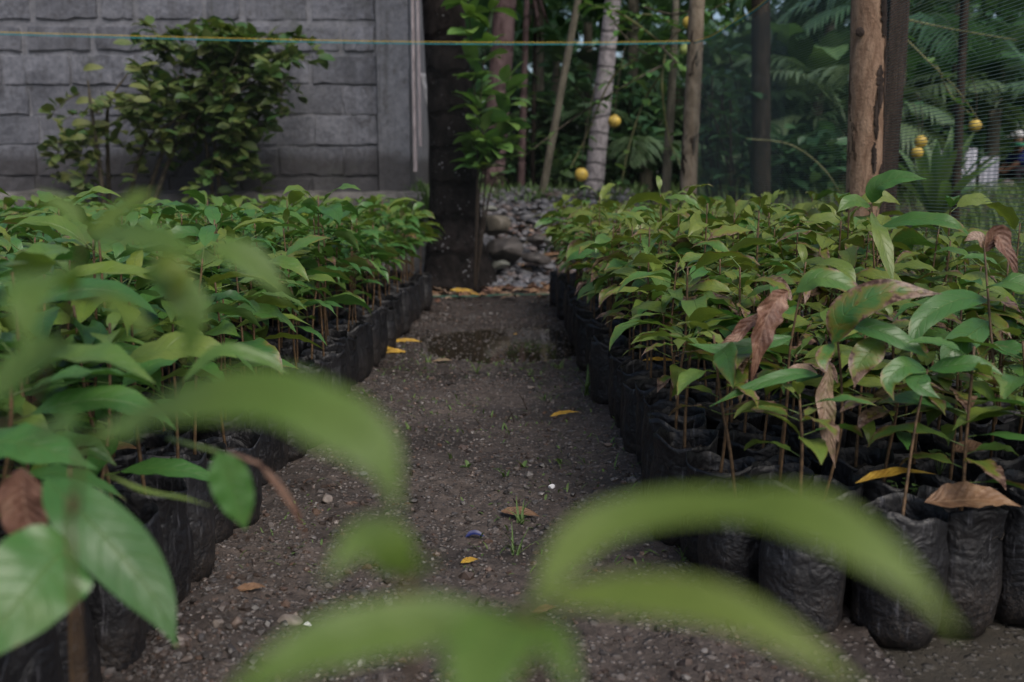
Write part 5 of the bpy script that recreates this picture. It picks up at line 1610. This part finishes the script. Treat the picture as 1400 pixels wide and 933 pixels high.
# pelvis, spine, neck, head (profile, facing -x)
N = [(0, 0, .30), (-.04, 0, .45), (-.12, 0, .62), (-.17, 0, .72), (-.20, 0, .78), (-.23, 0, .88), (-.235, 0, .96),
     (-.14, -.17, .66), (-.30, -.19, .48), (-.45, -.12, .36), (-.52, -.10, .33), (-.14, .17, .66), (-.30, .19, .48), (-.45, .12, .36), (-.52, .10, .33),
     (0, -.10, .28), (-.33, -.15, .40), (-.20, -.14, .07), (-.32, -.14, .035), (0, .10, .28), (-.33, .15, .40), (-.20, .14, .07), (-.32, .14, .035)]
E = [(0, 1), (1, 2), (2, 3), (3, 4), (4, 5), (5, 6), (3, 7), (7, 8), (8, 9), (9, 10), (3, 11), (11, 12), (12, 13), (13, 14), (0, 15), (15, 16), (16, 17), (17, 18), (0, 19), (19, 20), (20, 21), (21, 22)]
Rr = [.14, .13, .15, .10, .055, .095, .075, .06, .045, .038, .03, .06, .045, .038, .03, .10, .072, .05, .04, .10, .072, .05, .04]
skin("body", N, E, Rr, M["skin"], per)
skin("shirt", [N[0], N[1], N[2], N[3], N[7], N[8], N[11], N[12]], [(0, 1), (1, 2), (2, 3), (3, 4), (4, 5), (3, 6), (6, 7)], [.155, .15, .172, .125, .082, .062, .082, .062], M["shirt"], per)
skin("trousers", [N[0], N[15], N[16], N[17], N[19], N[20], N[21]], [(0, 1), (1, 2), (2, 3), (0, 4), (4, 5), (5, 6)], [.15, .115, .087, .062, .115, .087, .062], M["trousers"], per)
g = Geo(); v = ICO3[0].copy(); v[:, 2] = np.maximum(v[:, 2], -.15); g.add(v * (.108, .098, .10) + (-.235, 0, .95), ICO3[1])
g.leaf([(-.30, 0, .955), (-.37, 0, .945), (-.44, 0, .93)], (0, 0, 1), .08, (.5, 0, .5), prof=([0, .5, .85, 1], [1, 1, .7, .2]), curl=.15, fold=0); g.build("cap", M["cap"], per)
g = Geo(); g.tube([(-.26, -.09, .80), (-.11, -.08, .78), (-.10, .08, .78), (-.26, .09, .80), (-.28, 0, .79), (-.26, -.09, .80)], .035, 8, n=20); g.build("scarf", M["scarf"], per)
g = Geo(); v = ICO3[0] * (.13, .10, .10); v *= (1 + .12 * vnoise(v[:, 0] * 20, v[:, 2] * 20 + v[:, 1] * 13))[:, None]; g.add(v, ICO3[1])
so = g.build("sack", M["sack"]); so.location = (pc[0] - .22, Yp - .1, float(gz(pc[0] - .22, Yp - .1)) + .32); tag(so, "pale lumpy sack lying in the grass before the crouching person", "sack")
so.location.z = float(gz(so.location.x, so.location.y)) + .09

# ------------------------------------------------------------------ light
w = bpy.data.worlds.new("World"); sc.world = w; w.use_nodes = True
nt = w.node_tree; nt.nodes.clear()
sky = nt.nodes.new("ShaderNodeTexSky"); sky.sky_type = 'NISHITA'; sky.sun_disc = False
EL, AZ = R(50), R(150)
sky.sun_elevation = EL; sky.sun_rotation = AZ; sky.air_density = 1.0; sky.dust_density = 4.0; sky.ozone_density = 1.0
bgn = nt.nodes.new("ShaderNodeBackground"); bgn.inputs[1].default_value = 0.105
on = nt.nodes.new("ShaderNodeOutputWorld")
nt.links.new(sky.outputs[0], bgn.inputs[0]); nt.links.new(bgn.outputs[0], on.inputs[0])
sd = bpy.data.lights.new("sun", 'SUN'); sd.energy = 1.4; sd.angle = R(40); sd.color = (1, .97, .92)
so = bpy.data.objects.new("sun", sd); COL.objects.link(so)
dirv = Vector((math.sin(AZ) * math.cos(EL), math.cos(AZ) * math.cos(EL), math.sin(EL)))
so.rotation_euler = dirv.to_track_quat('Z', 'Y').to_euler()

vs = sc.view_settings
vs.view_transform = 'Standard'; vs.look = 'None'; vs.gamma = 1; vs.use_curve_mapping = False
vs.exposure = 0.52
sc.cycles.transparent_max_bounces = 24
sc.cycles.max_bounces = 6
sc.cycles.use_denoising = True
